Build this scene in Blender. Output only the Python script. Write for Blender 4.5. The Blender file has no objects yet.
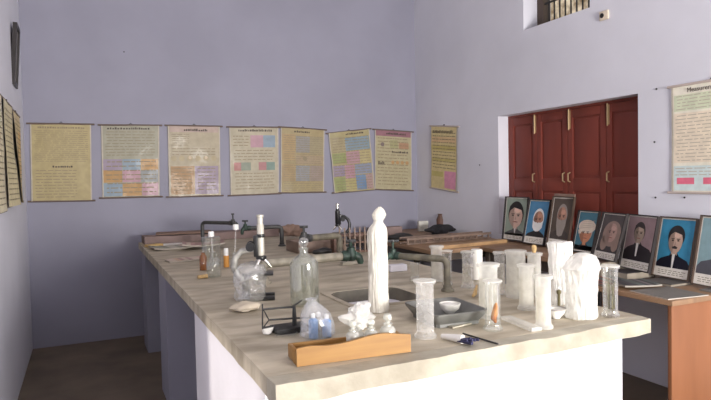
import bpy, bmesh, math, random
from mathutils import Vector, Matrix, noise
PI = math.pi
scene = bpy.context.scene
COL = scene.collection
RND = random.Random(7)

# ------------------------------------------------------------------ camera
F, CZ = 590.0, 1.5
YAW, PITCH, ROLL = math.radians(24.75), math.radians(2.1), math.radians(1.24)
fw = Vector((math.sin(YAW)*math.cos(PITCH), math.cos(YAW)*math.cos(PITCH), -math.sin(PITCH)))
r0 = Vector((math.cos(YAW), -math.sin(YAW), 0)); u0 = r0.cross(fw)
ix = r0*math.cos(ROLL) - u0*math.sin(ROLL)
iu = r0*math.sin(ROLL) + u0*math.cos(ROLL)
CAM = Vector((0, 0, CZ))
cd = bpy.data.cameras.new('camera'); cam = bpy.data.objects.new('camera', cd); COL.objects.link(cam)
cd.sensor_width = 36; cd.lens = F/711*36; cd.clip_start = .02
m = Matrix((ix, iu, -fw)).transposed().to_4x4(); m.translation = CAM
cam.matrix_world = m
scene.camera = cam

def ray(x, y): return fw + ix*((x-355.5)/F) + iu*((200-y)/F)
def onz(x, y, z): d = ray(x, y); return CAM + d*((z-CZ)/d.z)
def onx(x, y, X): d = ray(x, y); return CAM + d*(X/d.x)
def ony(x, y, Y): d = ray(x, y); return CAM + d*(Y/d.y)

# ------------------------------------------------------------------ materials
def mat(name, c, rough=.6, metal=0., var=.0, scale=8., bump=0., bscale=40., coat=0., spec=.5, c2=None, stretch=None, trans=0.):
    m = bpy.data.materials.new(name); m.use_nodes = True
    nt = m.node_tree; b = nt.nodes['Principled BSDF']
    b.inputs['Base Color'].default_value = (*c, 1); b.inputs['Roughness'].default_value = rough
    b.inputs['Metallic'].default_value = metal; b.inputs['Coat Weight'].default_value = coat
    b.inputs['Coat Roughness'].default_value = .12; b.inputs['Specular IOR Level'].default_value = spec
    b.inputs['Transmission Weight'].default_value = trans
    tc = nt.nodes.new('ShaderNodeTexCoord'); mp = nt.nodes.new('ShaderNodeMapping')
    nt.links.new(tc.outputs['Object'], mp.inputs[0])
    if stretch: mp.inputs['Scale'].default_value = stretch
    if var or c2:
        n = nt.nodes.new('ShaderNodeTexNoise'); n.inputs['Scale'].default_value = scale; n.inputs['Detail'].default_value = 5
        r = nt.nodes.new('ShaderNodeValToRGB')
        a = c2 if c2 else tuple(max(0, v*(1-var)) for v in c)
        z = c if c2 else tuple(min(1, v*(1+var)) for v in c)
        r.color_ramp.elements[0].position = .35; r.color_ramp.elements[1].position = .65
        r.color_ramp.elements[0].color = (*a, 1); r.color_ramp.elements[1].color = (*z, 1)
        nt.links.new(mp.outputs[0], n.inputs['Vector']); nt.links.new(n.outputs[0], r.inputs[0])
        nt.links.new(r.outputs[0], b.inputs['Base Color'])
    if bump:
        n2 = nt.nodes.new('ShaderNodeTexNoise'); n2.inputs['Scale'].default_value = bscale; n2.inputs['Detail'].default_value = 3
        bp = nt.nodes.new('ShaderNodeBump'); bp.inputs['Strength'].default_value = bump; bp.inputs['Distance'].default_value = .01
        nt.links.new(mp.outputs[0], n2.inputs['Vector']); nt.links.new(n2.outputs[0], bp.inputs['Height'])
        nt.links.new(bp.outputs[0], b.inputs['Normal'])
        if coat: nt.links.new(bp.outputs[0], b.inputs['Coat Normal'])
    return m

def film(name, tint, haze, hcol, gloss=.08, rough=.06, bump=0., bscale=30., sheen=.45):
    """thin clear walls (glass or plastic): see-through, a sheen, and a share of milky haze"""
    m = bpy.data.materials.new(name); m.use_nodes = True
    nt = m.node_tree; nt.nodes.clear(); N = nt.nodes.new; L = nt.links.new
    o = N('ShaderNodeOutputMaterial'); t = N('ShaderNodeBsdfTransparent'); t.inputs[0].default_value = (*tint, 1)
    g = N('ShaderNodeBsdfGlossy'); g.inputs['Roughness'].default_value = rough; g.inputs[0].default_value = (1, 1, 1, 1)
    lw = N('ShaderNodeLayerWeight'); lw.inputs[0].default_value = .35
    ma = N('ShaderNodeMath'); ma.operation = 'MULTIPLY_ADD'; ma.inputs[1].default_value = sheen; ma.inputs[2].default_value = gloss
    L(lw.outputs['Facing'], ma.inputs[0])
    mx = N('ShaderNodeMixShader'); L(ma.outputs[0], mx.inputs[0]); L(t.outputs[0], mx.inputs[1]); L(g.outputs[0], mx.inputs[2])
    d = N('ShaderNodeBsdfDiffuse'); d.inputs[0].default_value = (*hcol, 1)
    tl = N('ShaderNodeBsdfTranslucent'); tl.inputs[0].default_value = (*hcol, 1)
    m2 = N('ShaderNodeMixShader'); m2.inputs[0].default_value = .4; L(d.outputs[0], m2.inputs[1]); L(tl.outputs[0], m2.inputs[2])
    m3 = N('ShaderNodeMixShader'); L(mx.outputs[0], m3.inputs[1]); L(m2.outputs[0], m3.inputs[2])
    tc = N('ShaderNodeTexCoord'); n = N('ShaderNodeTexNoise'); n.inputs['Scale'].default_value = bscale
    L(tc.outputs['Object'], n.inputs['Vector'])
    mr = N('ShaderNodeMapRange'); mr.inputs['From Min'].default_value = .3; mr.inputs['From Max'].default_value = .7
    mr.inputs['To Min'].default_value = max(0, haze-.05); mr.inputs['To Max'].default_value = min(1, haze+.05)
    L(n.outputs[0], mr.inputs[0]); L(mr.outputs[0], m3.inputs[0])
    if bump:
        bp = N('ShaderNodeBump'); bp.inputs['Strength'].default_value = bump; bp.inputs['Distance'].default_value = .01
        L(n.outputs[0], bp.inputs['Height']); L(bp.outputs[0], g.inputs['Normal']); L(bp.outputs[0], d.inputs['Normal'])
    L(m3.outputs[0], o.inputs[0])
    return m

M = {}
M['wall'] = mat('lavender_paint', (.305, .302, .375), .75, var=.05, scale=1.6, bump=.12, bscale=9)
M['wall_lit'] = mat('lit_lavender_paint', (.68, .68, .75), .75, var=.05, scale=1.3, bump=.12, bscale=9)  # same lavender paint, lightened in colour for the brighter-lit side walls
M['ceil'] = mat('ceiling_white', (.72, .70, .72), .8)
M['floor'] = mat('cement_floor', (.15, .115, .085), .75, var=.22, scale=2.2, bump=.1, bscale=25)
M['wash'] = mat('whitewash', (.68, .66, .70), .85, var=.05, scale=3, bump=.25, bscale=14)
M['slab'] = mat('grey_stone', (.52, .455, .35), .6, c2=(.31, .265, .195), scale=4, stretch=(1, 2.6, 1), bump=.2, bscale=20)
M['strip'] = mat('pale_stone', (.40, .365, .29), .6, c2=(.29, .26, .20), scale=9, bump=.3, bscale=22)
M['sinkstone'] = mat('sink_stone', (.12, .105, .08), .6, var=.3, scale=10, bump=.15)
M['slate'] = mat('dark_grey_enamel', (.14, .14, .13), .5, var=.2, scale=14)
M['red'] = mat('red_oxide_paint', (.185, .035, .022), .55, var=.12, scale=5, stretch=(1, 1, .25))
M['brass'] = mat('dull_brass', (.42, .30, .17), .45, metal=.5)
M['dark'] = mat('recess_dark', (.03, .02, .02), .9)
M['oak'] = mat('orange_wood', (.29, .115, .05), .5, c2=(.22, .085, .035), scale=6, stretch=(1, 1, .15), bump=.05)
M['deskwood'] = mat('brown_desk_wood', (.30, .18, .10), .55, c2=(.22, .13, .075), scale=6, stretch=(3, .3, 1))
M['honey'] = mat('honey_wood', (.33, .17, .04), .5, c2=(.25, .12, .027), scale=11, stretch=(.3, 3, 3))
M['shadewood'] = mat('shaded_table_wood', (.055, .04, .03), .6, var=.2, scale=9)  # table legs and aprons, colour darkened to stand for under-table shade
M['rackwood'] = mat('dull_brown_wood', (.19, .13, .10), .6, var=.25, scale=9)
M['redwood'] = mat('reddish_wood', (.13, .065, .045), .6, var=.2, scale=9)
M['pipe'] = mat('grimy_pipe_paint', (.135, .12, .088), .55, var=.35, scale=22)
M['pipepale'] = mat('pale_pipe_paint', (.25, .225, .175), .55, var=.3, scale=18)
M['pipedark'] = mat('dark_iron', (.045, .045, .045), .45, var=.3, scale=20)
M['green'] = mat('green_valve_paint', (.02, .042, .03), .45, var=.5, scale=30)
M['black'] = mat('black_enamel', (.012, .012, .013), .3)
M['blackmatt'] = mat('black_iron', (.018, .017, .017), .55)
M['chrome'] = mat('worn_chrome', (.72, .70, .66), .25, metal=.85)
M['ivory'] = mat('ivory_metal', (.50, .475, .41), .35, metal=.2)
M['rail'] = mat('poster_rail', (.15, .11, .09), .5)
M['railpale'] = mat('pale_poster_rail', (.50, .42, .38), .5)
M['ink'] = mat('print_ink', (.07, .05, .04), .6)
M['inkfaint'] = mat('faint_print_ink', (.25, .20, .12), .6)
M['inkpale'] = mat('pale_print_ink', (.46, .40, .31), .6)
M['white'] = mat('white_plastic', (.82, .81, .78), .4)
M['porcelain'] = mat('white_porcelain', (.80, .78, .72), .2)
M['paper'] = mat('white_paper', (.78, .76, .72), .8, bump=.3, bscale=40)
M['glass'] = film('clear_glass', (.96, .97, .955), .06, (.8, .8, .76), .10)
M['dusty'] = film('dusty_glass', (.87, .885, .85), .13, (.55, .55, .50), .10)
M['milky'] = film('milky_glass', (.98, .98, .97), .24, (.96, .95, .92), .03, rough=.2, sheen=.2)
M['cloud'] = film('cloudy_glass', (.98, .98, .97), .40, (.94, .93, .88), .02, rough=.3, sheen=.15)
M['wrap'] = film('crumpled_plastic', (.96, .96, .95), .55, (.94, .93, .90), .10, rough=.18, bump=.7, bscale=34)
M['clearbag'] = film('clear_plastic', (.95, .96, .965), .18, (.85, .86, .88), .16, rough=.12, bump=.8, bscale=30)
M['paperwrap'] = film('white_plastic_wrap', (.95, .95, .93), .86, (.90, .87, .80), .08, rough=.2, bump=.5, bscale=30)
M['greymetal'] = mat('worn_grey_metal', (.33, .32, .29), .35, metal=.3, var=.3, scale=25)
M['vialglass'] = film('frosted_vial_glass', (.93, .94, .90), .42, (.84, .84, .78), .12, rough=.1)
M['honeydull'] = mat('light_brown_wood', (.36, .22, .11), .55, var=.2, scale=9)
M['hazed'] = film('lightly_hazed_glass', (.98, .98, .97), .14, (.9, .9, .88), .03, rough=.2, sheen=.3)
M['covering'] = film('wrinkled_clear_plastic', (.95, .955, .96), .26, (.80, .79, .76), .16, rough=.12, bump=.9, bscale=34)
M['liquid'] = film('cloudy_liquid', (.97, .96, .92), .26, (.93, .90, .80), .02)
M['cork'] = mat('cork', (.55, .37, .17), .8, var=.2, scale=60)
M['orange'] = mat('orange_plastic', (.66, .31, .07), .4)
M['amber'] = film('amber_glass', (.72, .38, .14), .45, (.42, .20, .07), .10)
M['specimen'] = mat('orange_specimen', (.62, .27, .04), .5, c2=(.36, .11, .015), scale=30)
M['stalk'] = mat('dry_stalk', (.16, .14, .07), .7)
M['blue'] = mat('blue_plastic', (.16, .32, .62), .4)
M['navy'] = mat('dark_blue_rubber', (.02, .02, .07), .5)
M['cloth'] = mat('black_cloth', (.014, .013, .016), .95, bump=.4, bscale=60)
M['card'] = mat('brown_cardboard', (.23, .15, .115), .8, var=.2, scale=5)
M['dullcard'] = mat('mauve_cardboard', (.25, .18, .165), .8, var=.2, scale=5)
M['frame'] = mat('dark_frame', (.025, .02, .02), .4)
M['brownframe'] = mat('brown_frame', (.07, .045, .032), .5)
_cm = {}
def cmat(c, rough=.5, coat=0., bump=0., bscale=12.):
    k = (tuple(round(v, 3) for v in c), rough, coat, bump)
    if k not in _cm: _cm[k] = mat('print_colour', c, rough, coat=coat, var=.07, scale=20, bump=bump, bscale=bscale)
    return _cm[k]

# ------------------------------------------------------------------ mesh helpers
class MB:
    def __init__(s): s.bm = bmesh.new(); s.mats = []
    def mi(s, m):
        if m is None: return 0
        if m not in s.mats: s.mats.append(m)
        return s.mats.index(m)
    def face(s, vs, m=None, smooth=False):
        vs = [v if isinstance(v, bmesh.types.BMVert) else s.bm.verts.new(v) for v in vs]
        try: f = s.bm.faces.new(vs)
        except ValueError: return None
        f.material_index = s.mi(m); f.smooth = smooth
        return f
    def box(s, lo, hi, m=None, mtx=None, bev=0.):
        a, b = Vector(lo), Vector(hi)
        c = [Vector((x, y, z)) for x in (a.x, b.x) for y in (a.y, b.y) for z in (a.z, b.z)]
        if mtx: c = [mtx @ v for v in c]
        v = [s.bm.verts.new(p) for p in c]; i = s.mi(m); fs = []
        for q in ((0, 1, 3, 2), (4, 6, 7, 5), (0, 4, 5, 1), (2, 3, 7, 6), (0, 2, 6, 4), (1, 5, 7, 3)):
            f = s.bm.faces.new([v[k] for k in q]); f.material_index = i; fs.append(f)
        if bev:
            es = list({e for f in fs for e in f.edges})
            r = bmesh.ops.bevel(s.bm, geom=es, offset=bev, segments=2, affect='EDGES', profile=.6)
            for f in r['faces']: f.material_index = i
        return v
    def ring(s, c, ax, r, n=14, squash=1.):
        ax = Vector(ax).normalized(); t = Vector((0, 0, 1)) if abs(ax.z) < .9 else Vector((1, 0, 0))
        a = ax.cross(t).normalized(); b = ax.cross(a)
        return [s.bm.verts.new(Vector(c) + a*(r*math.cos(2*PI*k/n)) + b*(r*squash*math.sin(2*PI*k/n))) for k in range(n)]
    def loft(s, rings, m=None, cap=True, smooth=True):
        i = s.mi(m)
        for A, B in zip(rings, rings[1:]):
            n = len(A)
            for k in range(n):
                f = s.bm.faces.new((A[k], A[(k+1) % n], B[(k+1) % n], B[k])); f.material_index = i; f.smooth = smooth
        if cap:
            for R_ in (rings[0][::-1], rings[-1]):
                try: f = s.bm.faces.new(R_); f.material_index = i
                except ValueError: pass
    def lathe(s, prof, c=(0, 0, 0), m=None, n=24, cap=True, ax=(0, 0, 1), fn=None):
        ax = Vector(ax).normalized(); c = Vector(c)
        rs = []
        for r, z in prof:
            R_ = s.ring(c + ax*z, ax, max(r, .0004), n)
            if fn:
                for v in R_: v.co = fn(v.co)
            rs.append(R_)
        s.loft(rs, m, cap)
    def tube(s, pts, r, m=None, n=10, cap=True):
        pts = [Vector(p) for p in pts]; rs = []
        for k, p in enumerate(pts):
            d = (pts[min(k+1, len(pts)-1)] - pts[max(k-1, 0)])
            rr = r[k] if isinstance(r, (list, tuple)) else r
            if k == 0: fr = d.normalized().orthogonal().normalized()
            dn = d.normalized(); fr = (fr - dn*fr.dot(dn)).normalized(); b = dn.cross(fr)
            rs.append([s.bm.verts.new(p + fr*(rr*math.cos(2*PI*j/n)) + b*(rr*math.sin(2*PI*j/n))) for j in range(n)])
        s.loft(rs, m, cap)
    def blob(s, c, rad, m=None, amp=.15, freq=9., sub=3, seed=0, flat=None):
        r = bmesh.ops.create_icosphere(s.bm, subdivisions=sub, radius=1.)
        i = s.mi(m); off = Vector((seed*3.7, seed*1.3, seed*7.1))
        for v in r['verts']:
            d = v.co.normalized(); p = Vector((d.x*rad[0], d.y*rad[1], d.z*rad[2]))
            k = 1 + amp*noise.noise(p*freq + off) + amp*.6*noise.noise(p*freq*2.7 + off)
            p *= k
            p += Vector(c)
            if flat is not None and p.z < flat: p.z = flat
            v.co = p
        for f in {f for v in r['verts'] for f in v.link_faces}: f.material_index = i; f.smooth = True
    def build(s, name, m=None, parent=None, loc=None, rz=0., normals=True):
        if normals: bmesh.ops.recalc_face_normals(s.bm, faces=s.bm.faces[:])
        me = bpy.data.meshes.new(name); s.bm.to_mesh(me); s.bm.free(); me.set_sharp_from_angle(angle=math.radians(38))
        for q in (s.mats or [m]): me.materials.append(q)
        o = bpy.data.objects.new(name, me); COL.objects.link(o)
        if parent: o.parent = parent
        if loc is not None: o.location = loc
        o.rotation_euler.z = rz
        return o

def tag(o, label, cat, group=None, kind=None):
    o['label'] = label; o['category'] = cat
    if group: o['group'] = group
    if kind: o['kind'] = kind
    return o
def thing(name, label, cat, loc=(0, 0, 0), rz=0., group=None):
    o = bpy.data.objects.new(name, None); COL.objects.link(o); o.empty_display_size = .05
    o.location = loc; o.rotation_euler.z = rz
    return tag(o, label, cat, group)
def struct(o, label=None, cat=None):
    o['kind'] = 'structure'
    if label: o['label'] = label
    if cat: o['category'] = cat
    return o
def one(mb, name, label, cat, m=None, loc=(0, 0, 0), rz=0., group=None):
    return tag(mb.build(name, m, None, loc, rz), label, cat, group)

# ------------------------------------------------------------------ room shell
XL, XR, YB, YF, ZC = -.47, 3.64, 6.12, -2.2, 4.2
def wall_cells(mb, us, vs, holes, fn, t0, t1):
    for a, b in zip(us, us[1:]):
        for c, d in zip(vs, vs[1:]):
            cu, cv = (a+b)/2, (c+d)/2
            if any(h[0] < cu < h[1] and h[2] < cv < h[3] for h in holes): continue
            p, q = fn(a, c, t0), fn(b, d, t1)
            mb.box([min(p[k], q[k]) for k in range(3)], [max(p[k], q[k]) for k in range(3)])
mb = MB(); mb.box((XL-.3, YF-.3, -.1), (XR+.3, YB+.3, 0)); struct(mb.build('floor', M['floor']), 'brown cement floor', 'floor')
mb = MB(); mb.box((XL-.3, YF-.3, ZC), (XR+.3, YB+.3, ZC+.1)); struct(mb.build('ceiling', M['ceil']), 'plain white ceiling', 'ceiling')
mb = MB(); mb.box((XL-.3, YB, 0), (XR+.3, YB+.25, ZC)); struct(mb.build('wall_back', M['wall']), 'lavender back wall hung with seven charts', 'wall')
DOOR = (-.21, 1.07, 0, 2.02)
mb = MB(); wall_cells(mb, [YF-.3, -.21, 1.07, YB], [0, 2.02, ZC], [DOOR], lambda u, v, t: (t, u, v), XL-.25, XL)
struct(mb.build('wall_left', M['wall_lit']), 'lavender left wall with curled charts', 'wall')
CUP = (3.013, 4.587, .93, 2.065); WIN = (3.45, 4.214, 2.795, 3.75)
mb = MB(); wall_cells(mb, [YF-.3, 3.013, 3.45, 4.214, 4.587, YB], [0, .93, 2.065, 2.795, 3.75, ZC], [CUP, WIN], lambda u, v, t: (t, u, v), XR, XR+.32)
struct(mb.build('wall_right', M['wall_lit']), 'lavender right wall with cupboard and high window', 'wall')
FWIN = (1.5, 2.9, .95, 1.9)
HFILL = (1.1, 3.3, 2.75, 3.65)  # unseen high opening, added to go with the fill lamp
mb = MB(); wall_cells(mb, [XL, 1.1, 1.5, 2.9, 3.3, XR], [0, .95, 1.9, 2.75, 3.65, ZC], [FWIN, HFILL], lambda u, v, t: (u, t, v), YF-.25, YF)
struct(mb.build('wall_front', M['wall']), 'lavender wall with wide window behind the viewer', 'wall')

# high barred window in the right wall
fx = XR+.16
mb = MB()
mb.box((fx, 4.135, 2.795), (fx+.08, 4.214, 3.75)); mb.box((fx, 3.45, 2.795), (fx+.08, 3.49, 3.75)); mb.box((fx, 3.49, 2.795), (fx+.08, 4.135, 2.83)); mb.box((fx, 3.49, 3.70), (fx+.08, 4.135, 3.75))
wf = struct(mb.build('window_1', M['brownframe']), 'high brown wooden window with iron bars, top right wall', 'window')
for k in range(9):
    mb = MB(); y = 4.095-.065*k; mb.tube([(fx+.03, y, 2.82), (fx+.03, y, 3.71)], .007, n=8)
    mb.build('window_bar', M['blackmatt'], wf)
mb = MB(); mb.box((fx+.015, 3.49, 3.02), (fx+.03, 4.135, 3.035)); mb.build('cross_bar', M['blackmatt'], wf)
mb = MB(); mb.box((XR+2.6, 2.0, 0), (XR+2.8, 13, 8.5))
mb2 = MB(); mb2.box((-14, -14, -.4), (XL-.31, 14, -.1)); struct(mb2.build('exterior_ground', mat('dusty_ground', (.25, .2, .15), .9)), 'dusty ground outside the doorway', 'ground')
ext = mat('speckled_plaster', (.95, .86, .70), .9, c2=(.25, .17, .10), scale=9, bump=.3, bscale=25)
struct(mb.build('exterior_wall', ext), 'sunny speckled plaster wall outside the high window', 'wall')

# ------------------------------------------------------------------ red shuttered wall cupboard
dx = XR+.12
cup = thing('wall_cupboard', 'built-in cupboard with four red wooden door leaves in right wall', 'cupboard', (dx, 3.8, .93))
mb = MB()
for lo, hi in (((0, .767, 0), (.06, .787, 1.135)), ((0, -.787, 0), (.06, -.767, 1.135)), ((0, -.767, 1.115), (.06, .767, 1.135)), ((0, -.767, 0), (.06, .767, .02)), ((.19, -.787, 0), (.2, .787, 1.135))): mb.box(lo, hi)
mb.build('door_frame', M['red'], cup)
ys = [.765, .365, -.03, -.42, -.765]
# leaf limits measured on the photograph, seen on the plane of the doors
ys = [onx(q, 150, dx).y-3.8 for q in (509.5, 537, 567.5, 606)] + [-.767]; ys[0] = .767
hz = {0: 'r', 1: 'r', 2: 'l', 3: 'l'}
for k in range(4):
    a, b = ys[k+1]+.003, ys[k]-.003
    mb = MB(); mb.box((.012, a, .022), (.042, b, 1.113))
    st = .055
    for lo, hi in (((0, a, .022), (.014, a+st, 1.113)), ((0, b-st, .022), (.014, b, 1.113)), ((0, a+st, 1.04), (.014, b-st, 1.113)), ((0, a+st, .022), (.014, b-st, .1)), ((0, a+st, .42), (.014, b-st, .53))): mb.box(lo, hi, bev=.003)
    for z0, z1 in ((.12, .40), (.55, 1.02)): mb.box((.006, a+st+.02, z0), (.016, b-st-.02, z1), bev=.004)
    d = mb.build('door', M['red'], cup)
    yy = (a+.028) if hz[k] == 'r' else (b-.028)
    mb = MB(); mb.tube([(-.004, yy, .50), (-.028, yy, .51), (-.028, yy, .57), (-.004, yy, .58)], .006, n=8); mb.build('handle', M['brass'], d)
    if k != 1:
        yb = (a+.02) if hz[k] == 'r' else (b-.02)
        mb = MB(); mb.box((-.004, yb-.014, .95), (.002, yb+.014, 1.105)); mb.tube([(-.009, yb, .94), (-.009, yb, 1.115)], .006, n=8)
        mb.tube([(-.012, yb, 1.0), (-.024, yb-.01, 1.0)], .004, n=6)
        mb.build('bolt', M['brass'], d)

# ------------------------------------------------------------------ charts
def chart(name, label, group, pts, nrm, spec, seed, rails=(True, True), bulge=.006, vc=None, curl=None):
    k_ = .70 if nrm == (0, -1, 0) else 1.35 if nrm[0] > 0 else 1.3 if 'room corner' in label else 1.  # left-wall and corner charts lightened in colour to offset grazing light
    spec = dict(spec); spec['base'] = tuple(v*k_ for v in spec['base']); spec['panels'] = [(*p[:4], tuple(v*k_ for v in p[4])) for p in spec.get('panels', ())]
    TL, TR, BR, BL = [Vector(p) for p in pts]; n = Vector(nrm); org = (TL+TR+BR+BL)/4
    rnd = random.Random(seed)
    t = thing(name, label, 'chart', org, group=group)
    NU, NV = 14, 18
    def w0(s, q): return bulge*(1+noise.noise(Vector((s*2.2+seed, q*3.1, seed*.7)))*1.1+.45*noise.noise(Vector((s*6+seed, q*7, 3.)))) + (curl(s, q) if curl else 0)
    W = [[w0(i/NU, j/NV) for i in range(NU+2)] for j in range(NV+2)]
    def wgrid(s, q):
        a, b = max(0, s)*NU, max(0, q)*NV; i, j = min(int(a), NU-1), min(int(b), NV-1); a -= i; b -= j
        return (W[j][i]*(1-a)+W[j][i+1]*a)*(1-b) + (W[j+1][i]*(1-a)+W[j+1][i+1]*a)*b
    def P(s, q, o=0.):
        p = (TL*(1-s)+TR*s)*(1-q) + (BL*(1-s)+BR*s)*q
        w = wgrid(s, q)
        return p - org + n*(.006 + w + o)
    base = cmat(spec['base'], .5, .06, .5, 6.)
    mb = MB()
    g = [[mb.bm.verts.new(P(i/NU, j/NV)) for i in range(NU+1)] for j in range(NV+1)]
    for j in range(NV):
        for i in range(NU): mb.face((g[j][i], g[j][i+1], g[j+1][i+1], g[j+1][i]), base, True)
    def patch(s0, q0, s1, q1, m, o, sub=1):
        for a in range(sub):
            for b in range(sub):
                x0, x1 = s0+(s1-s0)*a/sub, s0+(s1-s0)*(a+1)/sub; y0, y1 = q0+(q1-q0)*b/sub, q0+(q1-q0)*(b+1)/sub
                mb.face([P(x0, y0, o), P(x1, y0, o), P(x1, y1, o), P(x0, y1, o)], m, True)
    for pi_, (s0, q0, s1, q1, c) in enumerate(spec.get('panels', ())): patch(s0, q0, s1, q1, cmat(c, .5, .06, .5, 6.), .001+.00012*pi_, max(4, int((s1-s0)*16), int((q1-q0)*20)))
    for s0, q0, s1, q1, step, mm in spec.get('lines', ()):
        q = q0
        while q < q1:
            s = s0 + rnd.uniform(0, .03)
            while s < s1-.02:
                l = min(rnd.uniform(.03, .14), s1-s); patch(s, q, s+l, q+step*.22, M['inkpale' if spec['base'][0] > .75 else 'inkfaint'], .0026); s += l+rnd.uniform(.012, .03)
            q += step
    for s0, q0, s1, q1, mm in spec.get('title', ()):
        s = s0
        while s < s1-.01:
            l = rnd.uniform(.018, .035); hgt = (q1-q0)*rnd.uniform(.6, 1.)
            patch(s, q1-hgt, min(s+l, s1), q1, M[mm], .0032); s += l+rnd.uniform(.006, .018)
    for s0, s1 in ((0, .022), (.978, 1)): patch(s0, 0, s1, 1, cmat((.50, .45, .37), .6), .0018, 18)
    for cx, cy, r, c in spec.get('discs', ()):
        asp = (TR-TL).length/(BL-TL).length
        vs = [P(cx+r*math.cos(2*PI*k/12), cy+r*asp*math.sin(2*PI*k/12), .003) for k in range(12)]
        mb.face(vs, cmat(c))
    mb.build('sheet', None, t, normals=False)
    u = (TR-TL).normalized(); e = .03
    for on, A, B, q, nm in ((rails[0], TL, TR, 0., 'top_rail'), (rails[1], BL, BR, 1., 'bottom_rail')):
        if on:
            mb = MB(); d = (B-A).normalized(); mb.tube([A-org-d*e+n*.009, B-org+d*e+n*.009], .0085, n=8); mb.build(nm, M[spec.get('rail', 'rail')], t)
    if rails[0]:
        mb = MB(); c = (TL+TR)/2-org; vv = Vector((0, 0, 1))
        mb.tube([c-u*.02+n*.009, c+vv*.02+n*.008, c+u*.02+n*.009], .003, n=6); mb.tube([c+vv*.018-n*.012, c+vv*.018+n*.012], .004, n=6)
        mb.build('hanger', M['blackmatt'], t)
    return t
Y0 = YB
def bk(*px): return [ony(x, y, Y0) for x, y in px]
NB = (0, -1, 0)
tan, olive, cream = (.60, .50, .28), (.50, .42, .20), (.62, .55, .36)
blue, pink, orng, grn, mauv = (.33, .43, .52), (.62, .36, .42), (.62, .36, .13), (.40, .44, .18), (.42, .34, .44)
GC = 'laminated wall charts'
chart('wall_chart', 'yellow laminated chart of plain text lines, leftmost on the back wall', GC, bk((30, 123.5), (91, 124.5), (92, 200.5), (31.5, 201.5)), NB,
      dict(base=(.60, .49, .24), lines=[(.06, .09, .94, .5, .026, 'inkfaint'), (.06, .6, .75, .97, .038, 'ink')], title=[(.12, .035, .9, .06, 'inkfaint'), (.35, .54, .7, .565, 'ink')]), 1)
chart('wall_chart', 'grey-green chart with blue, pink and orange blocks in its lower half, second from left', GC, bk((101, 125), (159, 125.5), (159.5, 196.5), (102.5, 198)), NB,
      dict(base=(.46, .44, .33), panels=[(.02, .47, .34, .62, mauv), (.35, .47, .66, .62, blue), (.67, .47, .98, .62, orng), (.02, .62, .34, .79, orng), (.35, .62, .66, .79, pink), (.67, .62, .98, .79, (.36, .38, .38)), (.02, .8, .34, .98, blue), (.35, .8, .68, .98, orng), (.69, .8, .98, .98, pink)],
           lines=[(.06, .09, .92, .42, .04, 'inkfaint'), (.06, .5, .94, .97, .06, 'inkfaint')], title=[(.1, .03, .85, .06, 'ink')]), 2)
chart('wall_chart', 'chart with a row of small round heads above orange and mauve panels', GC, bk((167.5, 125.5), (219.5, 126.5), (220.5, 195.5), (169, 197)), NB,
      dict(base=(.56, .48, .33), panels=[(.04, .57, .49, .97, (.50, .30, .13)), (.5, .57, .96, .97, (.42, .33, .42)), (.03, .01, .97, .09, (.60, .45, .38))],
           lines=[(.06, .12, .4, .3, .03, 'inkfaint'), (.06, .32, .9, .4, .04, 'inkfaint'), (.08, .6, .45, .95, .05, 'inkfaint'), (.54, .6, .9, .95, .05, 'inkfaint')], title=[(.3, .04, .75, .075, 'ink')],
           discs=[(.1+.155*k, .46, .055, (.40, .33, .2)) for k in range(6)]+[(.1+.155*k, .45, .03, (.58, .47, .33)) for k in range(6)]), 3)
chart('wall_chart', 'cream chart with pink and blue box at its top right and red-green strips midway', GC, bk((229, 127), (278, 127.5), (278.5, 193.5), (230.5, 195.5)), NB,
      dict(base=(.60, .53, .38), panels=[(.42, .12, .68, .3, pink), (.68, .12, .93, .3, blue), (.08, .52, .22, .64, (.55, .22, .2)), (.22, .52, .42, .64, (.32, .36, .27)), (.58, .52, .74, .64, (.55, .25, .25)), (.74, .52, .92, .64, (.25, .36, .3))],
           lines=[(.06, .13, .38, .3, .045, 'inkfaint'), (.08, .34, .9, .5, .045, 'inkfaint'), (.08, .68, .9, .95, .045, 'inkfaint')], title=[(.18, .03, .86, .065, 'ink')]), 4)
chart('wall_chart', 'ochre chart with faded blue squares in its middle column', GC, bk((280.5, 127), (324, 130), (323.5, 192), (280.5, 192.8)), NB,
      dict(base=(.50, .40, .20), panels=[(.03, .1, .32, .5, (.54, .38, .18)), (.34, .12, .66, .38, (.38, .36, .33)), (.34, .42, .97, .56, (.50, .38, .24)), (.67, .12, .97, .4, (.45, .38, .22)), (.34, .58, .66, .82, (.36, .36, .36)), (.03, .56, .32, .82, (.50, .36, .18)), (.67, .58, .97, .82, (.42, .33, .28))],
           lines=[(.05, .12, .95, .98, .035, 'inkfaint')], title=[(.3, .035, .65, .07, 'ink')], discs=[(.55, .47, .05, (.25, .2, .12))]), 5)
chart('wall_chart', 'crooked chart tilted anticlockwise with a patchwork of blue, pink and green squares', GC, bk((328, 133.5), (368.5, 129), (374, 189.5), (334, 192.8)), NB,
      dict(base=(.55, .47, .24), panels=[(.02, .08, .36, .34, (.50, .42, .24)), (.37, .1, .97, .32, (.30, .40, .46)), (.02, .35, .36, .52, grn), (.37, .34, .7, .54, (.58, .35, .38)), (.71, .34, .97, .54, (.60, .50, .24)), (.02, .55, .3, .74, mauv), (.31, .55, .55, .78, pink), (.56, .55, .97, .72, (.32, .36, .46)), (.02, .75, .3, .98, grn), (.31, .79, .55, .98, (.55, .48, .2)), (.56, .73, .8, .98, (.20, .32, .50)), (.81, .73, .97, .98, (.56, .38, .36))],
           lines=[(.05, .1, .95, .97, .045, 'inkfaint')], title=[(.4, .03, .85, .06, 'ink')]), 6, bulge=.012)
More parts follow.
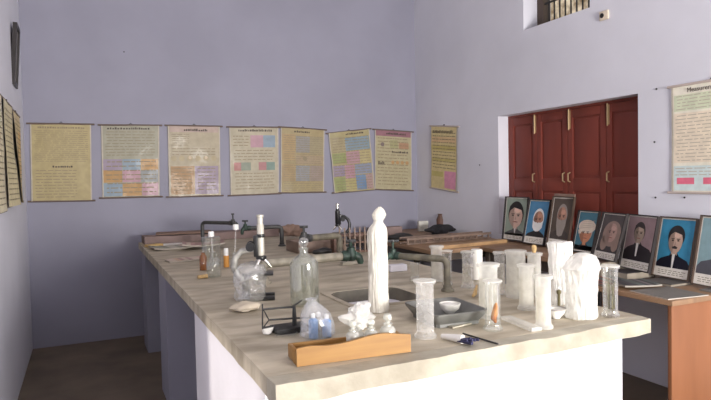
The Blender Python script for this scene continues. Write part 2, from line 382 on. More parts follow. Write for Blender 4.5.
chart('wall_chart', 'cream chart under a pink heading band, right end of the back wall', GC, bk((374.5, 129.5), (411, 132), (411, 190.5), (374.5, 189.3)), NB,
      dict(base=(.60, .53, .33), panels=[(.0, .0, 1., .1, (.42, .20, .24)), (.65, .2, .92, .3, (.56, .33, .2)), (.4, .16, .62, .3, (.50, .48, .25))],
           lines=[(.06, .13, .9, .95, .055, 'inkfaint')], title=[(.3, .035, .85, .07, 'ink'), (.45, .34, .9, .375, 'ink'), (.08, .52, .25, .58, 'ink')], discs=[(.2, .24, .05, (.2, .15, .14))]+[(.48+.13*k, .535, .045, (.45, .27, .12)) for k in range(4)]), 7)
def rw(*px): return [onx(x, y, XR) for x, y in px]
NR = (-1, 0, 0)
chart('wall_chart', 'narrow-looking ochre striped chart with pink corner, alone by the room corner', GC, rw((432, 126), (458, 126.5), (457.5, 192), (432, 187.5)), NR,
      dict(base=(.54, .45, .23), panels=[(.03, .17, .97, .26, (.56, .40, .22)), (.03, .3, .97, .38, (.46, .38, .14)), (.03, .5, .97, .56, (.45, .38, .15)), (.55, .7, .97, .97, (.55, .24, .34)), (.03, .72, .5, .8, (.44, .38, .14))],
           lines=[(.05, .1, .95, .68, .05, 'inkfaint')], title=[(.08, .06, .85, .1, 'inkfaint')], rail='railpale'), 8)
tl, bl = onx(672.6, 87, XR), onx(672.6, 192.5, XR)
ch = chart('wall_chart', 'pale chart with green, peach and blue bands beside the cupboard', GC, [tl, tl+Vector((0, -.56, 0)), bl+Vector((0, -.56, 0)), bl], NR,
      dict(base=(.80, .76, .64), panels=[(.03, .09, .97, .24, (.64, .68, .50)), (.03, .26, .97, .72, (.78, .68, .54)), (.03, .75, .97, .98, (.60, .70, .70)), (.07, .86, .29, .92, (.72, .16, .24)), (.4, .86, .6, .92, (.72, .16, .24)), (.72, .86, .9, .92, (.72, .16, .24))],
           lines=[(.05, .1, .95, .24, .03, 'inkfaint'), (.05, .28, .95, .72, .032, 'inkfaint'), (.05, .77, .95, .84, .03, 'inkfaint')], rail='railpale'), 9, bulge=.003)
fc = bpy.data.curves.new('title', 'FONT'); fc.body = 'Measurement'; fc.size = .042; fc.extrude = .0006; fc.align_x = 'LEFT'
fo = bpy.data.objects.new('title', fc); COL.objects.link(fo)
dg = bpy.context.evaluated_depsgraph_get(); me = bpy.data.meshes.new_from_object(fo.evaluated_get(dg)); bpy.data.objects.remove(fo)
to = bpy.data.objects.new('title', me); COL.objects.link(to); me.materials.clear(); me.materials.append(M['ink'])
to.parent = ch; org = (tl + bl + Vector((0, -.56, 0)))/2 + Vector((0, .0, 0)); org = (tl+bl)/2+Vector((0, -.28, 0))
to.matrix_local = Matrix.Translation(tl+Vector((-.018, -.115, -.052))-org) @ Matrix(((0, 0, -1, 0), (-1, 0, 0, 0), (0, 1, 0, 0), (0, 0, 0, 1)))
# left wall: three charts curling off the wall, and one picture frame
NL = (1, 0, 0)
def lw(y0, y1, z0, z1): return [Vector((XL, y0, z1)), Vector((XL, y1, z1)), Vector((XL, y1, z0)), Vector((XL, y0, z0))]
GL = 'curling charts on the left wall'
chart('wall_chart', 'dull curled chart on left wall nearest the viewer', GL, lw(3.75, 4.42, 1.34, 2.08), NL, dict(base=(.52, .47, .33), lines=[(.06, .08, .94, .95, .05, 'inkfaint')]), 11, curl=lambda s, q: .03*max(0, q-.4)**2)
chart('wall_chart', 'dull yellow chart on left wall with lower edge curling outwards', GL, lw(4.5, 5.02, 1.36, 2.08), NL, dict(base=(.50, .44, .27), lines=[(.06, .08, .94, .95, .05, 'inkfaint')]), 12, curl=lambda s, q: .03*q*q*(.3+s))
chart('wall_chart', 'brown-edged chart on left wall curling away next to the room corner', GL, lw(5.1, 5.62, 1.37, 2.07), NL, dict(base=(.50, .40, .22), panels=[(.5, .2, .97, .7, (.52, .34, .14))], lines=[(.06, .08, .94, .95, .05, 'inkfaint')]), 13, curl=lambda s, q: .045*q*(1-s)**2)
pf = thing('picture_frame', 'dark picture frame high on the left wall near the corner', 'picture frame', (XL, 5.42, 2.53), 0)
mb = MB(); tilt = Matrix.Rotation(math.radians(4), 4, 'Y')
for lo, hi in (((.004, -.13, -.24), (.034, -.1, .24)), ((.004, .1, -.24), (.034, .13, .24)), ((.004, -.1, .21), (.034, .1, .24)), ((.004, -.1, -.24), (.034, .1, -.21))): mb.box(lo, hi, mtx=tilt)
mb.build('frame_border', M['frame'], pf)
mb = MB(); mb.box((.008, -.1, -.21), (.02, .1, .21), mtx=tilt); mb.build('picture_print', cmat((.30, .27, .25), .3, .5), pf)

# ------------------------------------------------------------------ nails and outlet
def nail(p, n, label):
    mb = MB(); n = Vector(n); mb.tube([-n*.01, n*.006], .004, n=6); mb.lathe([(.0065, .004), (.0065, .008)], (0, 0, 0), ax=n, n=8)
    one(mb, 'nail', label, 'nail', M['blackmatt'], p, group='nails in the walls')
nail(ony(124, 52, YB), NB, 'lone nail high on the back wall above the second chart')
nail(onx(480, 165, XR), NR, 'nail between the corner chart and the red cupboard')
nail(onx(657, 89, XR), NR, 'nail left of the pale chart near its top rail')
nail(onx(655, 142, XR), NR, 'nail left of the pale chart at mid height')
nail(onx(656, 197.5, XR), NR, 'nail below the lower left corner of the pale chart')
nail(onx(685, 197.5, XR), NR, 'nail under the bottom rail of the pale chart')
p = onx(605, 15.5, XR)
so = thing('wall_outlet', 'small cream outlet with dark hole beside the high window', 'outlet', p)
mb = MB(); mb.box((-.018, -.042, -.035), (.0, .042, .035), bev=.008); mb.build('cover_plate', cmat((.72, .62, .50), .6), so)
mb = MB(); mb.lathe([(.018, 0), (.018, .004)], (-.019, .012, .0), ax=(-1, 0, 0), n=14); mb.build('cable_hole', M['blackmatt'], so)

# ------------------------------------------------------------------ lab bench
T0 = .94; T = .9418
bench = thing('lab_bench', 'long whitewashed masonry laboratory bench with grey stone worktop', 'bench', (1.2, 3.7, 0))
def L(p): return Vector(p) - Vector((1.2, 3.7, 0))
SX0, SX1, SY0, SY1 = 1.045, 1.43, 2.29, 2.675
def slab(xs, ys, hole, z0, z1, jit=.004):
    bm = bmesh.new(); V = {}
    def v(i, j):
        if (i, j) not in V: V[i, j] = bm.verts.new(L((xs[i], ys[j], z1)))
        return V[i, j]
    for i in range(len(xs)-1):
        for j in range(len(ys)-1):
            cx, cy = (xs[i]+xs[i+1])/2, (ys[j]+ys[j+1])/2
            if hole and hole[0] < cx < hole[1] and hole[2] < cy < hole[3]: continue
            bm.faces.new((v(i, j), v(i+1, j), v(i+1, j+1), v(i, j+1)))
    r = bmesh.ops.extrude_face_region(bm, geom=bm.faces[:])
    for e in r['geom']:
        if isinstance(e, bmesh.types.BMVert): e.co.z = z0
    bmesh.ops.recalc_face_normals(bm, faces=bm.faces[:])
    for q in bm.verts:
        w = q.co + Vector((1.2, 3.7, 0))
        edge = abs(w.x-xs[0]) < 1e-4 or abs(w.x-xs[-1]) < 1e-4 or abs(w.y-ys[0]) < 1e-4
        if edge:
            k = noise.noise(w*7)*jit; q.co.x += k*(1 if w.x < 1 else -1)*.6; q.co.y += k*.7; q.co.z += noise.noise(w*9+Vector((5, 1, 2)))*jit*.8
    return bm
def lin(a, b, n): return [a+(b-a)*k/n for k in range(n+1)]
YS = 1.615
mbs = MB(); mbs.bm.free()
xs = lin(.455, SX0, 8)+lin(SX0, SX1, 4)[1:]+lin(SX1, 1.955, 8)[1:]
ys = lin(YS, SY0, 8)+lin(SY0, SY1, 4)[1:]+lin(SY1, 5.9, 24)[1:]
mbs.bm = slab(xs, ys, (SX0, SX1, SY0, SY1), .885, T0); mbs.build('worktop', M['slab'], bench)
mbs = MB(); mbs.bm.free(); mbs.bm = slab(lin(.455, 1.955, 40), lin(1.53, YS-.002, 2), None, .883, T0+.0008, .009)
for q in mbs.bm.verts: q.co.y += .022*(q.co.x+.745)*(1 if q.co.y < L((0, 1.56, 0)).y else .0)
mbs.build('front_edge_strip', M['strip'], bench)
for k, (a, b, c, d) in enumerate(((.472, 1.78, 1.70, 2.93), (.472, 1.78, 4.05, 4.45), (.472, 1.78, 5.46, 5.80))):
    mb = MB(); v = mb.box(L((a, c, 0)), L((b, d, .886)))
    if k == 0:
        for q in v:
            if q.co.x > 0: q.co.x = L((1.865, 0, 0)).x
            if q.co.y < -1.9 and q.co.x > 0: q.co.y = L((0, 1.62, 0)).y
    mb.build('pier', M['wash' if k == 0 else 'wall'], bench)  # rear piers take the darker wall colour to stand for recess shade
mb = MB(); mb.box(L((.95, 2.93, 0)), L((1.55, 4.05, .886))); mb.box(L((.95, 4.45, 0)), L((1.55, 5.46, .886))); mb.build('spine_wall', M['wash'], bench)
def rrect(mb, x0, x1, y0, y1, r, z, n=6):
    out = []
    for cx, cy, a0 in ((x1-r, y1-r, 0), (x0+r, y1-r, PI/2), (x0+r, y0+r, PI), (x1-r, y0+r, 1.5*PI)):
        for k in range(n): a = a0+PI/2*k/(n-1); out.append(mb.bm.verts.new(L((cx+r*math.cos(a), cy+r*math.sin(a), z))))
    return out
mb = MB()   # sunk stone basin with rounded corners
e = .012
mb.loft([rrect(mb, SX0+e, SX1-e, SY0+e, SY1-e, .085, T0+.004), rrect(mb, SX0+e+.006, SX1-e-.006, SY0+e+.006, SY1-e-.006, .085, T0-.03), rrect(mb, SX0+.03, SX1-.03, SY0+.03, SY1-.03, .09, T0-.18), rrect(mb, SX0+.07, SX1-.07, SY0+.07, SY1-.07, .09, T0-.2)], cap=False)
mb.face(rrect(mb, SX0+.07, SX1-.07, SY0+.07, SY1-.07, .09, T0-.2))
mb.build('sink_basin', M['sinkstone'], bench, normals=False)
mb = MB()
mb.loft([rrect(mb, SX0-.012, SX1+.012, SY0-.012, SY1+.012, .012, T0-.002), rrect(mb, SX0-.012, SX1+.012, SY0-.012, SY1+.012, .012, T0+.006), rrect(mb, SX0+e, SX1-e, SY0+e, SY1-e, .085, T0+.006), rrect(mb, SX0+e, SX1-e, SY0+e, SY1-e, .085, T0-.006)], cap=False, smooth=False)
mb.build('sink_rim', M['slab'], bench)

# ------------------------------------------------------------------ gooseneck taps
def arc(a, b, c, n=6):
    return [a.lerp(b, k/n).lerp(b.lerp(c, k/n), k/n) for k in range(n+1)]
def tap(label, foot, h, reach, r, pm, vm, drop=.0, spout=(0, 0), hs=.02, hh=.055):
    """upright pipe, bend, level run, valve with T handle and a down-turned nozzle at the far end"""
    t = thing('gooseneck_tap', label, 'tap', (foot.x, foot.y, T), group='gooseneck taps on the bench')
    R3 = Vector((reach[0], reach[1], 0)); top = Vector((0, 0, h)); e = R3.normalized()*.035
    end = R3 + Vector((0, 0, h-drop))
    mb = MB(); mb.tube([Vector((0, 0, 0)), Vector((0, 0, h-.04))] + arc(Vector((0, 0, h-.035)), top, top+e) + [end], r, n=12); mb.build('pipe', M[pm], t)
    mb = MB(); mb.lathe([(r*1.9, 0), (r*1.9, .008), (r*1.25, .016), (r*1.25, .03)], n=16); mb.build('flange', M[pm], t)
    mb = MB(); d = R3.normalized()
    mb.tube([end-d*r*2.6, end-d*r*1.4, end-d*r*1.3, end+d*r*1.2], [r*1.15, r*1.35, r*1.15, r*1.1], n=12)
    mb.lathe([(r*.9, -r*1.2), (r*1.35, -r*.6), (r*1.4, r*.5), (r*.95, r*1.3), (r*.95, r*1.9), (r*.6, r*2.1)], end, n=12)
    vb = mb.build('valve_body', M[vm], t)
    mb = MB(); mb.tube([end+Vector((0, 0, r*1.8)), end+Vector((0, 0, hh))], r*.4, n=8); mb.build('spindle', M[vm], t)
    mb = MB(); z = end.z+hh; s_ = Vector((math.cos(-.43), math.sin(-.43), 0))
    mb.tube([Vector((end.x, end.y, z))-s_*hs, Vector((end.x, end.y, z))+s_*hs], r*.42, n=8); mb.lathe([(r*.6, -.006), (r*.7, .0), (r*.6, .007)], (end.x, end.y, z), n=10)
    mb.build('handle', M['pipedark'], t)
    sp = Vector((spout[0], spout[1], 0)); mb = MB()
    rs_ = min(r, .017)
    mb.tube(arc(end+sp.normalized()*r*.5 if sp.length else end-Vector((0, 0, r*.5)), end+sp*.9, end+sp-Vector((0, 0, rs_*2.2))) + [end+sp-Vector((0, 0, rs_*3.))], [r*.95]*5+[r*.8]*2+[r*.6], n=10)
    mb.build('nozzle', M[vm], t)
    return t
def hz_at(x, y, z): return onz(x, y, z)
f1 = onz(203, 246, T); h1 = .205; e1 = onz(233, 223, T+h1)
tap('dark iron tap farthest back, its arm level above the dropper bottles', f1, h1, (e1.x-f1.x, e1.y-f1.y), .016, 'pipedark', 'pipedark', spout=(.035, -.005), hs=.012, hh=.075)
f2 = onz(282, 246, T); h2 = .165; e2 = onz(274, 229, T+h2)
tap('dark tap behind the white-tubed microscope, its arm reaching leftward', f2, h2, (-.30, .04), .017, 'pipedark', 'green', spout=(-.03, -.01), hs=.025, hh=.06)
f3 = onz(340, 257, T); h3 = .155; e3 = onz(304, 238.5, T+h3)
tap('brown tap with bent arm and dark T handle behind the stoppered bottle', f3, h3, (e3.x-f3.x, e3.y-f3.y), .022, 'pipe', 'pipedark', spout=(-.012, -.012), hs=.028, hh=.08)
f4 = onz(447.5, 291, T); h4 = .155; e4 = onz(393, 255.5, T+h4)
tap('green-valved tap whose thick arm bends down among the specimen jars', f4, h4, (e4.x-f4.x, e4.y-f4.y), .0165, 'pipe', 'green', spout=(-.06, -.01), hs=.03, hh=.075)
f5 = onz(263, 283, T); h5 = .105; e5 = onz(351, 255.5, T+h5)
tap('green-valved tap with long pale level arm left of the wrapped column', f5, h5, (e5.x-f5.x, e5.y-f5.y), .025, 'pipepale', 'green', spout=(.055, -.012), hs=.03, hh=.085)

# ------------------------------------------------------------------ jars
def specimen_jar(label, x, y, w, h, gm='milky', group='foot glass specimen jars', liquid=.0, lid=True, foot=1.27, top=1.27, cat='specimen jar', z=T):
    p = onz(x, y, z) if y is not None else x
    t = thing('specimen_jar', label, cat, (p.x, p.y, z), group=group)
    R_ = w/2; r = R_/max(top, foot)
    mb = MB(); g = M[gm]
    mb.lathe([(r*foot, 0), (r*foot, .008), (r*1.02, .016), (r, .024), (r, h-.012), (r*1.02, h-.008), (r*top*.97, h-.007), (r*top*.97, h-.001)], n=28, cap=False)
    mb.face([v for v in mb.ring((0, 0, 0), (0, 0, 1), r*foot, 28)], None); mb.face([v for v in mb.ring((0, 0, .024), (0, 0, 1), r, 28)], None)
    mb.build('glass_body', g, t)
    if lid:
        mb = MB(); mb.lathe([(r*top, h-.0005), (r*top, h+.004), (r*top*.9, h+.0055), (.0005, h+.006)], n=28); mb.build('lid', M['cloud'], t)
    if liquid:
        mb = MB(); mb.lathe([(r*.9, .028), (r*.9, .028+(h-.05)*liquid)], n=24); mb.build('liquid', M['liquid'], t)
    return t, p, r
jA = specimen_jar('tall hazy specimen jar with wide lid, right of the wooden tray', 425.5, 337, .078, .196, 'milky')
jB = specimen_jar('clear specimen jar holding an orange specimen near the front edge', 493, 329.5, .070, .176, 'glass')
mb = MB(); pts = [Vector((.004, -.01, .028)), Vector((-.006, -.012, .045)), Vector((.0, -.012, .062)), Vector((.006, -.01, .085)), Vector((.010, -.008, .098))]
mb.tube(pts, [.005, .011, .012, .009, .003], n=10)
one(mb, 'preserved_specimen', 'orange preserved specimen inside the clear front jar', 'specimen', M['specimen'], (jB[1].x, jB[1].y, T))
specimen_jar('wide white-capped jar just behind the orange specimen jar', 488.5, 317, .092, .208, 'cloud', liquid=.8)
jD = specimen_jar('slim milky jar standing in front of the plastic wrapped jars', 543.5, 327.5, .069, .187, 'cloud', liquid=.85)
specimen_jar('large round-capped milky jar at the rear of the jar cluster', 516, 297, .098, .21, 'cloud', liquid=.85, top=1.12, foot=1.04)
specimen_jar('narrow jar half hidden at the left rear of the jar cluster', 500, 294, .062, .195, 'milky', liquid=.8)
specimen_jar('milky jar with flat lid at the right rear of the jar cluster', 534.5, 296, .076, .195, 'cloud', liquid=.85)
specimen_jar('middle milky jar in front of the round-capped jar', 526.5, 309, .075, .182, 'cloud', liquid=.85)
jI = specimen_jar('slim clear jar of dry grass stalks, rightmost on the bench', 610.5, 316, .070, .195, 'glass')
specimen_jar('left one of two jars behind the bent tap arm', 437, 281, .078, .185, 'cloud', liquid=.8)
specimen_jar('right one of two jars behind the bent tap arm', 447.5, 285, .058, .175, 'glass')
specimen_jar('clear hazy jar to the right of the bent tap upright', 468, 287.5, .07, .178, 'milky', liquid=.7)
specimen_jar('short clear jar behind the level pipe of the bent tap', 415, 281, .06, .10, 'glass', lid=False)
mb = MB(); q = onz(477, 279, T); mb.lathe([(.030, 0), (.031, .004), (.031, .158), (.029, .162)], n=24)
one(mb, 'white_canister', 'plain white cylinder canister behind the wide-capped jar', 'canister', M['porcelain'], (q.x, q.y, T))
rg = random.Random(3)
for k in range(20):
    mb = MB(); a = rg.uniform(0, 6.28); r1 = rg.uniform(.004, .015); r2 = rg.uniform(.004, .021); a2 = a+rg.uniform(-1, 1)
    mb.tube([(r1*math.cos(a), r1*math.sin(a), .028), (r1*1.1*math.cos(a), r1*1.1*math.sin(a), .07), (r2*math.cos(a2), r2*math.sin(a2), rg.uniform(.10, .16))], [.0024, .0018, .0008], n=5)
    one(mb, 'grass_stalk', 'dry grass stalk preserved in the rightmost jar', 'grass stalk', M['stalk'], (jI[1].x, jI[1].y, T), group='grass stalks in the rightmost jar')
# plastic wrapped jars
def wrapped(name, label, p, prof, seed, amp, cat, m='wrap', n=72, lean=None, zf=9.):
    off = Vector((seed*2.1, seed, seed*.3)); pr = []
    for (ra, za), (rb, zb) in zip(prof, prof[1:]):
        k = max(1, int(abs(zb-za)/.008))
        pr += [(ra+(rb-ra)*i/k, za+(zb-za)*i/k) for i in range(k)]
    pr.append(prof[-1])
    def fn(c):
        r = math.hypot(c.x, c.y); ux, uy = c.x/max(r, 1e-6), c.y/max(r, 1e-6)
        v1 = noise.noise(Vector((ux*1.7, uy*1.7, c.z*zf))+off); v2 = abs(noise.noise(Vector((ux*4, uy*4, c.z*zf*1.6+ux*2))+off*2)); v3 = noise.noise(Vector((ux*9, uy*9, c.z*zf*3))+off)
        k = 1+amp*(1.0*v1-1.3*v2+.3+.4*v3)
        o = Vector((c.x*k, c.y*k, c.z))
        if lean: o.x += lean[0]*max(0, c.z-lean[2]); o.y += lean[1]*max(0, c.z-lean[2])
        return o
    mb = MB(); mb.lathe(pr, m=None, n=n, fn=fn)
    return one(mb, name, label, cat, M[m], (p.x, p.y, T))
q = onz(581, 317, T)
wrapped('wrapped_jar', 'big jar bundled in crumpled white plastic at the bench right', q, [(.056, 0), (.060, .01), (.055, .05), (.056, .12), (.058, .165), (.061, .18), (.066, .192), (.063, .2), (.056, .22), (.044, .240), (.02, .250), (.005, .252)], 4, .16, 'wrapped jar', lean=(.15, -.07, .19))
mb = MB(); mb.lathe([(.036, .001), (.036, .19), (.04, .193), (.04, .2)], n=24); one(mb, 'inner_jar', 'white jar standing inside the crumpled plastic bundle', 'jar', M['cloud'], (q.x, q.y, T))
q = onz(557, 304, T)
wrapped('wrapped_bottle', 'taller bottle in twisted white plastic beside the white carton', q, [(.032, 0), (.034, .02), (.033, .12), (.034, .18), (.03, .21), (.033, .24), (.036, .262), (.022, .27)], 9, .18, 'wrapped bottle')
q = onz(568, 301, T)
mb = MB(); mb.box((-.017, -.015, 0), (.017, .015, .262), mtx=Matrix.Rotation(-.43, 4, 'Z'), bev=.002); one(mb, 'white_carton', 'upright plain white carton behind the plastic bundle', 'carton', M['paper'], (q.x, q.y, T))
q = onz(556, 318, T)
bw = thing('porcelain_bowl', 'small white bowl between the slim jar and the plastic bundle', 'bowl', (q.x, q.y, T), group='porcelain bowls')
mb = MB(); mb.lathe([(.016, 0), (.017, .004), (.032, .022), (.037, .036), (.034, .036), (.029, .023), (.012, .007), (.0005, .006)], n=24, cap=False); mb.build('bowl_body', M['porcelain'], bw)
mb = MB(); mb.lathe([(.038, .034), (.040, .037), (.038, .040), (.036, .037)], n=24, cap=False); mb.build('rim', cmat((.35, .33, .3)), bw)
mb = MB(); mb.lathe([(.006, .0), (.006, .05), (.010, .055), (.010, .066), (.003, .07)], n=12); one(mb, 'small_stopper', 'tiny dark stopper stick behind the small white bowl', 'stopper', M['stalk'], onz(559, 306, T))
mb = MB(); mb.lathe([(.008, 0), (.012, .02), (.010, .032), (.003, .036)], n=12); q = onz(534.5, 296, T); one(mb, 'cork_stopper', 'small cork on top of the flat-lidded rear jar', 'cork', M['cork'], (q.x, q.y, T+.201))

# tall wrapped column by the sink
q = onz(379, 311, T)
wrapped('wrapped_column', 'tall column wrapped in white plastic with a twisted top, by the sink', q, [(.040, 0), (.043, .02), (.042, .1), (.0425, .2), (.043, .29), (.041, .33), (.035, .352), (.021, .37), (.019, .38), (.026, .393), (.029, .405), (.022, .42), (.014, .43), (.004, .438)], 2, .15, 'wrapped column', m='paperwrap', lean=(.10, -.05, .33), zf=5.)
mb = MB(); mb.lathe([(.034, .0), (.034, .345), (.014, .36), (.014, .40)], n=24); one(mb, 'glass_cylinder', 'white cylinder standing inside the tall plastic wrapping', 'cylinder', M['paper'], (q.x, q.y, T+.001))

# ------------------------------------------------------------------ tray sink with bowl
c4 = [onz(*a, T+.055) for a in ((407, 299), (436, 317), (484, 311.5), (456, 297))]
tc = sum(c4, Vector())/4; tc.z = T
ux = (c4[2]-c4[1]).normalized(); uy = Vector((-ux.y, ux.x, 0))
hw = .115; hd = .135
tr = thing('stone_tray', 'dark grey stone tray with sloping sides beside the sink', 'tray', tc)
def tq(a, b, z): return ux*a*hw + uy*b*hd + Vector((0, 0, z))
def ringq(k, z, ch=.0): return [mb.bm.verts.new(tq(a*k, b*k, z)) for a, b in ((-1, -1+ch), (-1+ch, -1), (1-ch, -1), (1, -1+ch), (1, 1-ch), (1-ch, 1), (-1+ch, 1), (-1, 1-ch))]
mb = MB(); rs = [ringq(.80, 0, .12), ringq(.80, .012, .12), ringq(.84, .018, .12), ringq(1., .045, .14), ringq(1.02, .055, .14), ringq(.95, .055, .14), ringq(.70, .02, .14)]
mb.loft(rs, smooth=False); mb.build('tray_body', M['slate'], tr)
q = onz(450, 313, T+.02)
pb = thing('porcelain_bowl', 'white evaporating bowl resting in the dark stone tray', 'bowl', (q.x, q.y, T+.021), group='porcelain bowls')
mb = MB(); mb.lathe([(.018, 0), (.02, .003), (.036, .018), (.042, .038), (.039, .038), (.032, .02), (.012, .008), (.0005, .007)], n=26, cap=False); mb.build('bowl_body', M['porcelain'], pb)
mb = MB(); mb.blob((0, 0, .027), (.034, .034, .012), amp=.25, freq=40, seed=5); mb.build('powder', M['paper'], pb)
mb = MB(); q = onz(473, 297, T); mb.tube([(0, 0, .005), (.02, .012, .012), (.045, .03, .045)], [.006, .010, .004], n=8); one(mb, 'wooden_scoop', 'small brown wooden scoop lying behind the tray', 'scoop', M['cork'], q)

# ------------------------------------------------------------------ front odds and ends
# wooden tray with little stoppered bottles
a, b = onz(297, 367, T), onz(411, 352, T)
wv = (b-a); ang = math.atan2(wv.y, wv.x); ln = wv.length; dep = .115
wt = thing('wooden_tray', 'long honey-coloured wooden tray with wavy front board', 'wooden tray', a, ang)
mb = MB(); n = 24; hs_ = [0.052+.018*math.exp(-((k/n-.72)/.24)**2)+.006*math.exp(-((k/n-.1)/.1)**2) for k in range(n+1)]
top = []
for yy in (0, .011):
    lo = [mb.bm.verts.new((ln*k/n, yy, .0)) for k in range(n+1)]; hi = [mb.bm.verts.new((ln*k/n, yy, hs_[k])) for k in range(n+1)]
    for k in range(n): mb.face((lo[k], lo[k+1], hi[k+1], hi[k]))
    top.append((lo, hi))
for k in range(n): mb.face((top[0][1][k], top[0][1][k+1], top[1][1][k+1], top[1][1][k])); mb.face((top[0][0][k], top[0][0][k+1], top[1][0][k+1], top[1][0][k]))
for k in (0, n): mb.face((top[0][0][k], top[0][1][k], top[1][1][k], top[1][0][k]))
mb.build('front_board', M['honey'], wt)
mb = MB(); mb.box((0, dep-.011, 0), (ln, dep, .042), bev=.002); mb.build('back_board', M['honey'], wt)
for x0 in (0, ln-.012):
    mb = MB(); mb.box((x0, .0112, 0), (x0+.012, dep-.0112, .042), bev=.002); mb.build('end_board', M['honey'], wt)
mb = MB(); mb.box((.0121, .0112, .0), (ln-.0121, dep-.0112, .006)); mb.build('tray_floor', M['honey'], wt)
def vial(k, label, along, back, s=1.):
    wp = a + wv.normalized()*along + Vector((-wv.y, wv.x, 0)).normalized()*back; wp.z = T+.0062
    t = thing('reagent_bottle', label, 'bottle', wp, ang, group='small stoppered bottles in the wooden tray')
    mb = MB(); mb.lathe([(.017*s, 0), (.0185*s, .004), (.0185*s, .046*s), (.015*s, .052*s), (.009*s, .055*s), (.0085*s, .058*s), (.0115*s, .059*s), (.0115*s, .061*s)], n=18); mb.build('glass_body', M['vialglass'], t)
    mb = MB(); mb.lathe([(.006*s, .0612*s), (.0055*s, .066*s), (.010*s, .070*s), (.011*s, .076*s), (.008*s, .083*s), (.002, .085*s)], n=14); mb.build('stopper', M['vialglass'], t)
vial(0, 'small stoppered bottle at the right end of the wooden tray', ln*.845, .05, 1.34)
vial(1, 'second small stoppered bottle from the right in the wooden tray', ln*.69, .05, 1.2)
vial(2, 'small stoppered bottle standing next to the blue bag in tray', ln*.53, .055, 1.2)
vial(3, 'small stoppered bottle at the back of the wooden tray, behind the others', ln*.61, .082, 1.0)
# clear bag with blue bottles
q = onz(322, 338, T); q = Vector((q.x-.005, q.y+.03, T))
mb = MB()
mb.lathe([(.045, .001), (.055, .012), (.054, .05), (.047, .085), (.030, .115), (.014, .135), (.020, .145)], n=34, fn=lambda c: Vector((c.x*(1+.16*noise.noise(c*26+Vector((3, 3, 3))))*1.15, c.y*(1+.16*noise.noise(c*26+Vector((3, 3, 3)))), c.z*.93))+Vector((-.22*max(0, c.z-.06), .1*max(0, c.z-.06), 0)))
one(mb, 'plastic_bag', 'clear crumpled plastic bag of blue bottles behind the wooden tray', 'plastic bag', M['clearbag'], q)
for k, (ox, oy, hh, mm, lb) in enumerate(((-.022, -.018, .085, 'blue', 'blue bottle at left inside the clear plastic bag'), (.010, .012, .08, 'dusty', 'colourless bottle between blue ones in the clear bag'), (.026, -.024, .078, 'blue', 'blue bottle at right inside the clear plastic bag'))):
    t = thing('dropper_bottle', lb, 'bottle', (q.x+ox, q.y+oy, T), group='bottles in the clear plastic bag')
    mb = MB(); mb.lathe([(.016, .002), (.0165, .004), (.0165, hh*.75), (.007, hh*.85)], n=16); mb.build('bottle_body', M[mm], t)
    mb = MB(); mb.lathe([(.008, hh*.851), (.008, hh), (.003, hh+.004)], n=12); mb.build('cap', M['white'], t)
q = onz(362, 329, T)
mb = MB(); mb.blob((0, .02, .036), (.054, .036, .052), amp=.55, freq=26, sub=4, seed=3, flat=.001); one(mb, 'crumpled_plastic', 'loose heap of crumpled clear plastic behind the tray bottles', 'crumpled plastic', M['wrap'], q)

# iron apparatus: block, post and linkage
YA = 2.06
ap = thing('iron_linkage_apparatus', 'black iron stand with swing arm and thin link frame on a block', 'apparatus', (.66, YA, T))
def A(x, y, o=0.): return ony(x, y, YA+o) - Vector((.66, YA, T))
b0, b1 = onz(273, 332.5, T), onz(308, 332.5, T)
mb = MB(); mb.box((b0.x-.66-.002, -.035, 0), (b1.x-.66+.012, .055, .021), bev=.003); mb.build('base_block', M['blackmatt'], ap)
pb_ = A(294.5, 322); mb = MB(); mb.tube([(pb_.x, 0, .02), (pb_.x, 0, A(294, 314).z), (pb_.x, 0, A(294, 306).z)], [.009, .0075, .0055], n=12); mb.build('post', M['blackmatt'], ap)
mb = MB(); mb.tube([A(262.5, 309.5), A(278, 308), A(292, 307), A(302, 300)], [.004, .0035, .0045, .003], n=8); mb.build('swing_arm', M['blackmatt'], ap)
mb = MB(); mb.tube([A(269, 320), A(290, 318.5), A(312, 317.3)], .0035, n=8); mb.build('lower_arm', M['blackmatt'], ap)
mb = MB(); mb.tube([A(262.5, 304), A(262.5, 329)], .0028, n=8); mb.tube([A(263.5, 310), A(269, 320), A(263, 328)], .0025, n=8); mb.tube([A(262.5, 328), A(273, 326)], .004, n=8); mb.build('link_frame', M['blackmatt'], ap)
q = onz(286, 335, T); mb = MB(); mb.lathe([(.041, .0005), (.043, .003), (.043, .011), (.0405, .011), (.0395, .004), (.0005, .003)], n=32, cap=False)
one(mb, 'petri_dish', 'flat clear petri dish in front of the black iron stand', 'petri dish', M['glass'], q)
q = onz(268.5, 334, T); mb = MB(); mb.blob((0, .004, .012), (.021, .016, .014), amp=.45, freq=55, seed=8, flat=.0008); one(mb, 'paper_scrap', 'crumpled white paper scrap left of the petri dish', 'paper', M['paper'], q)
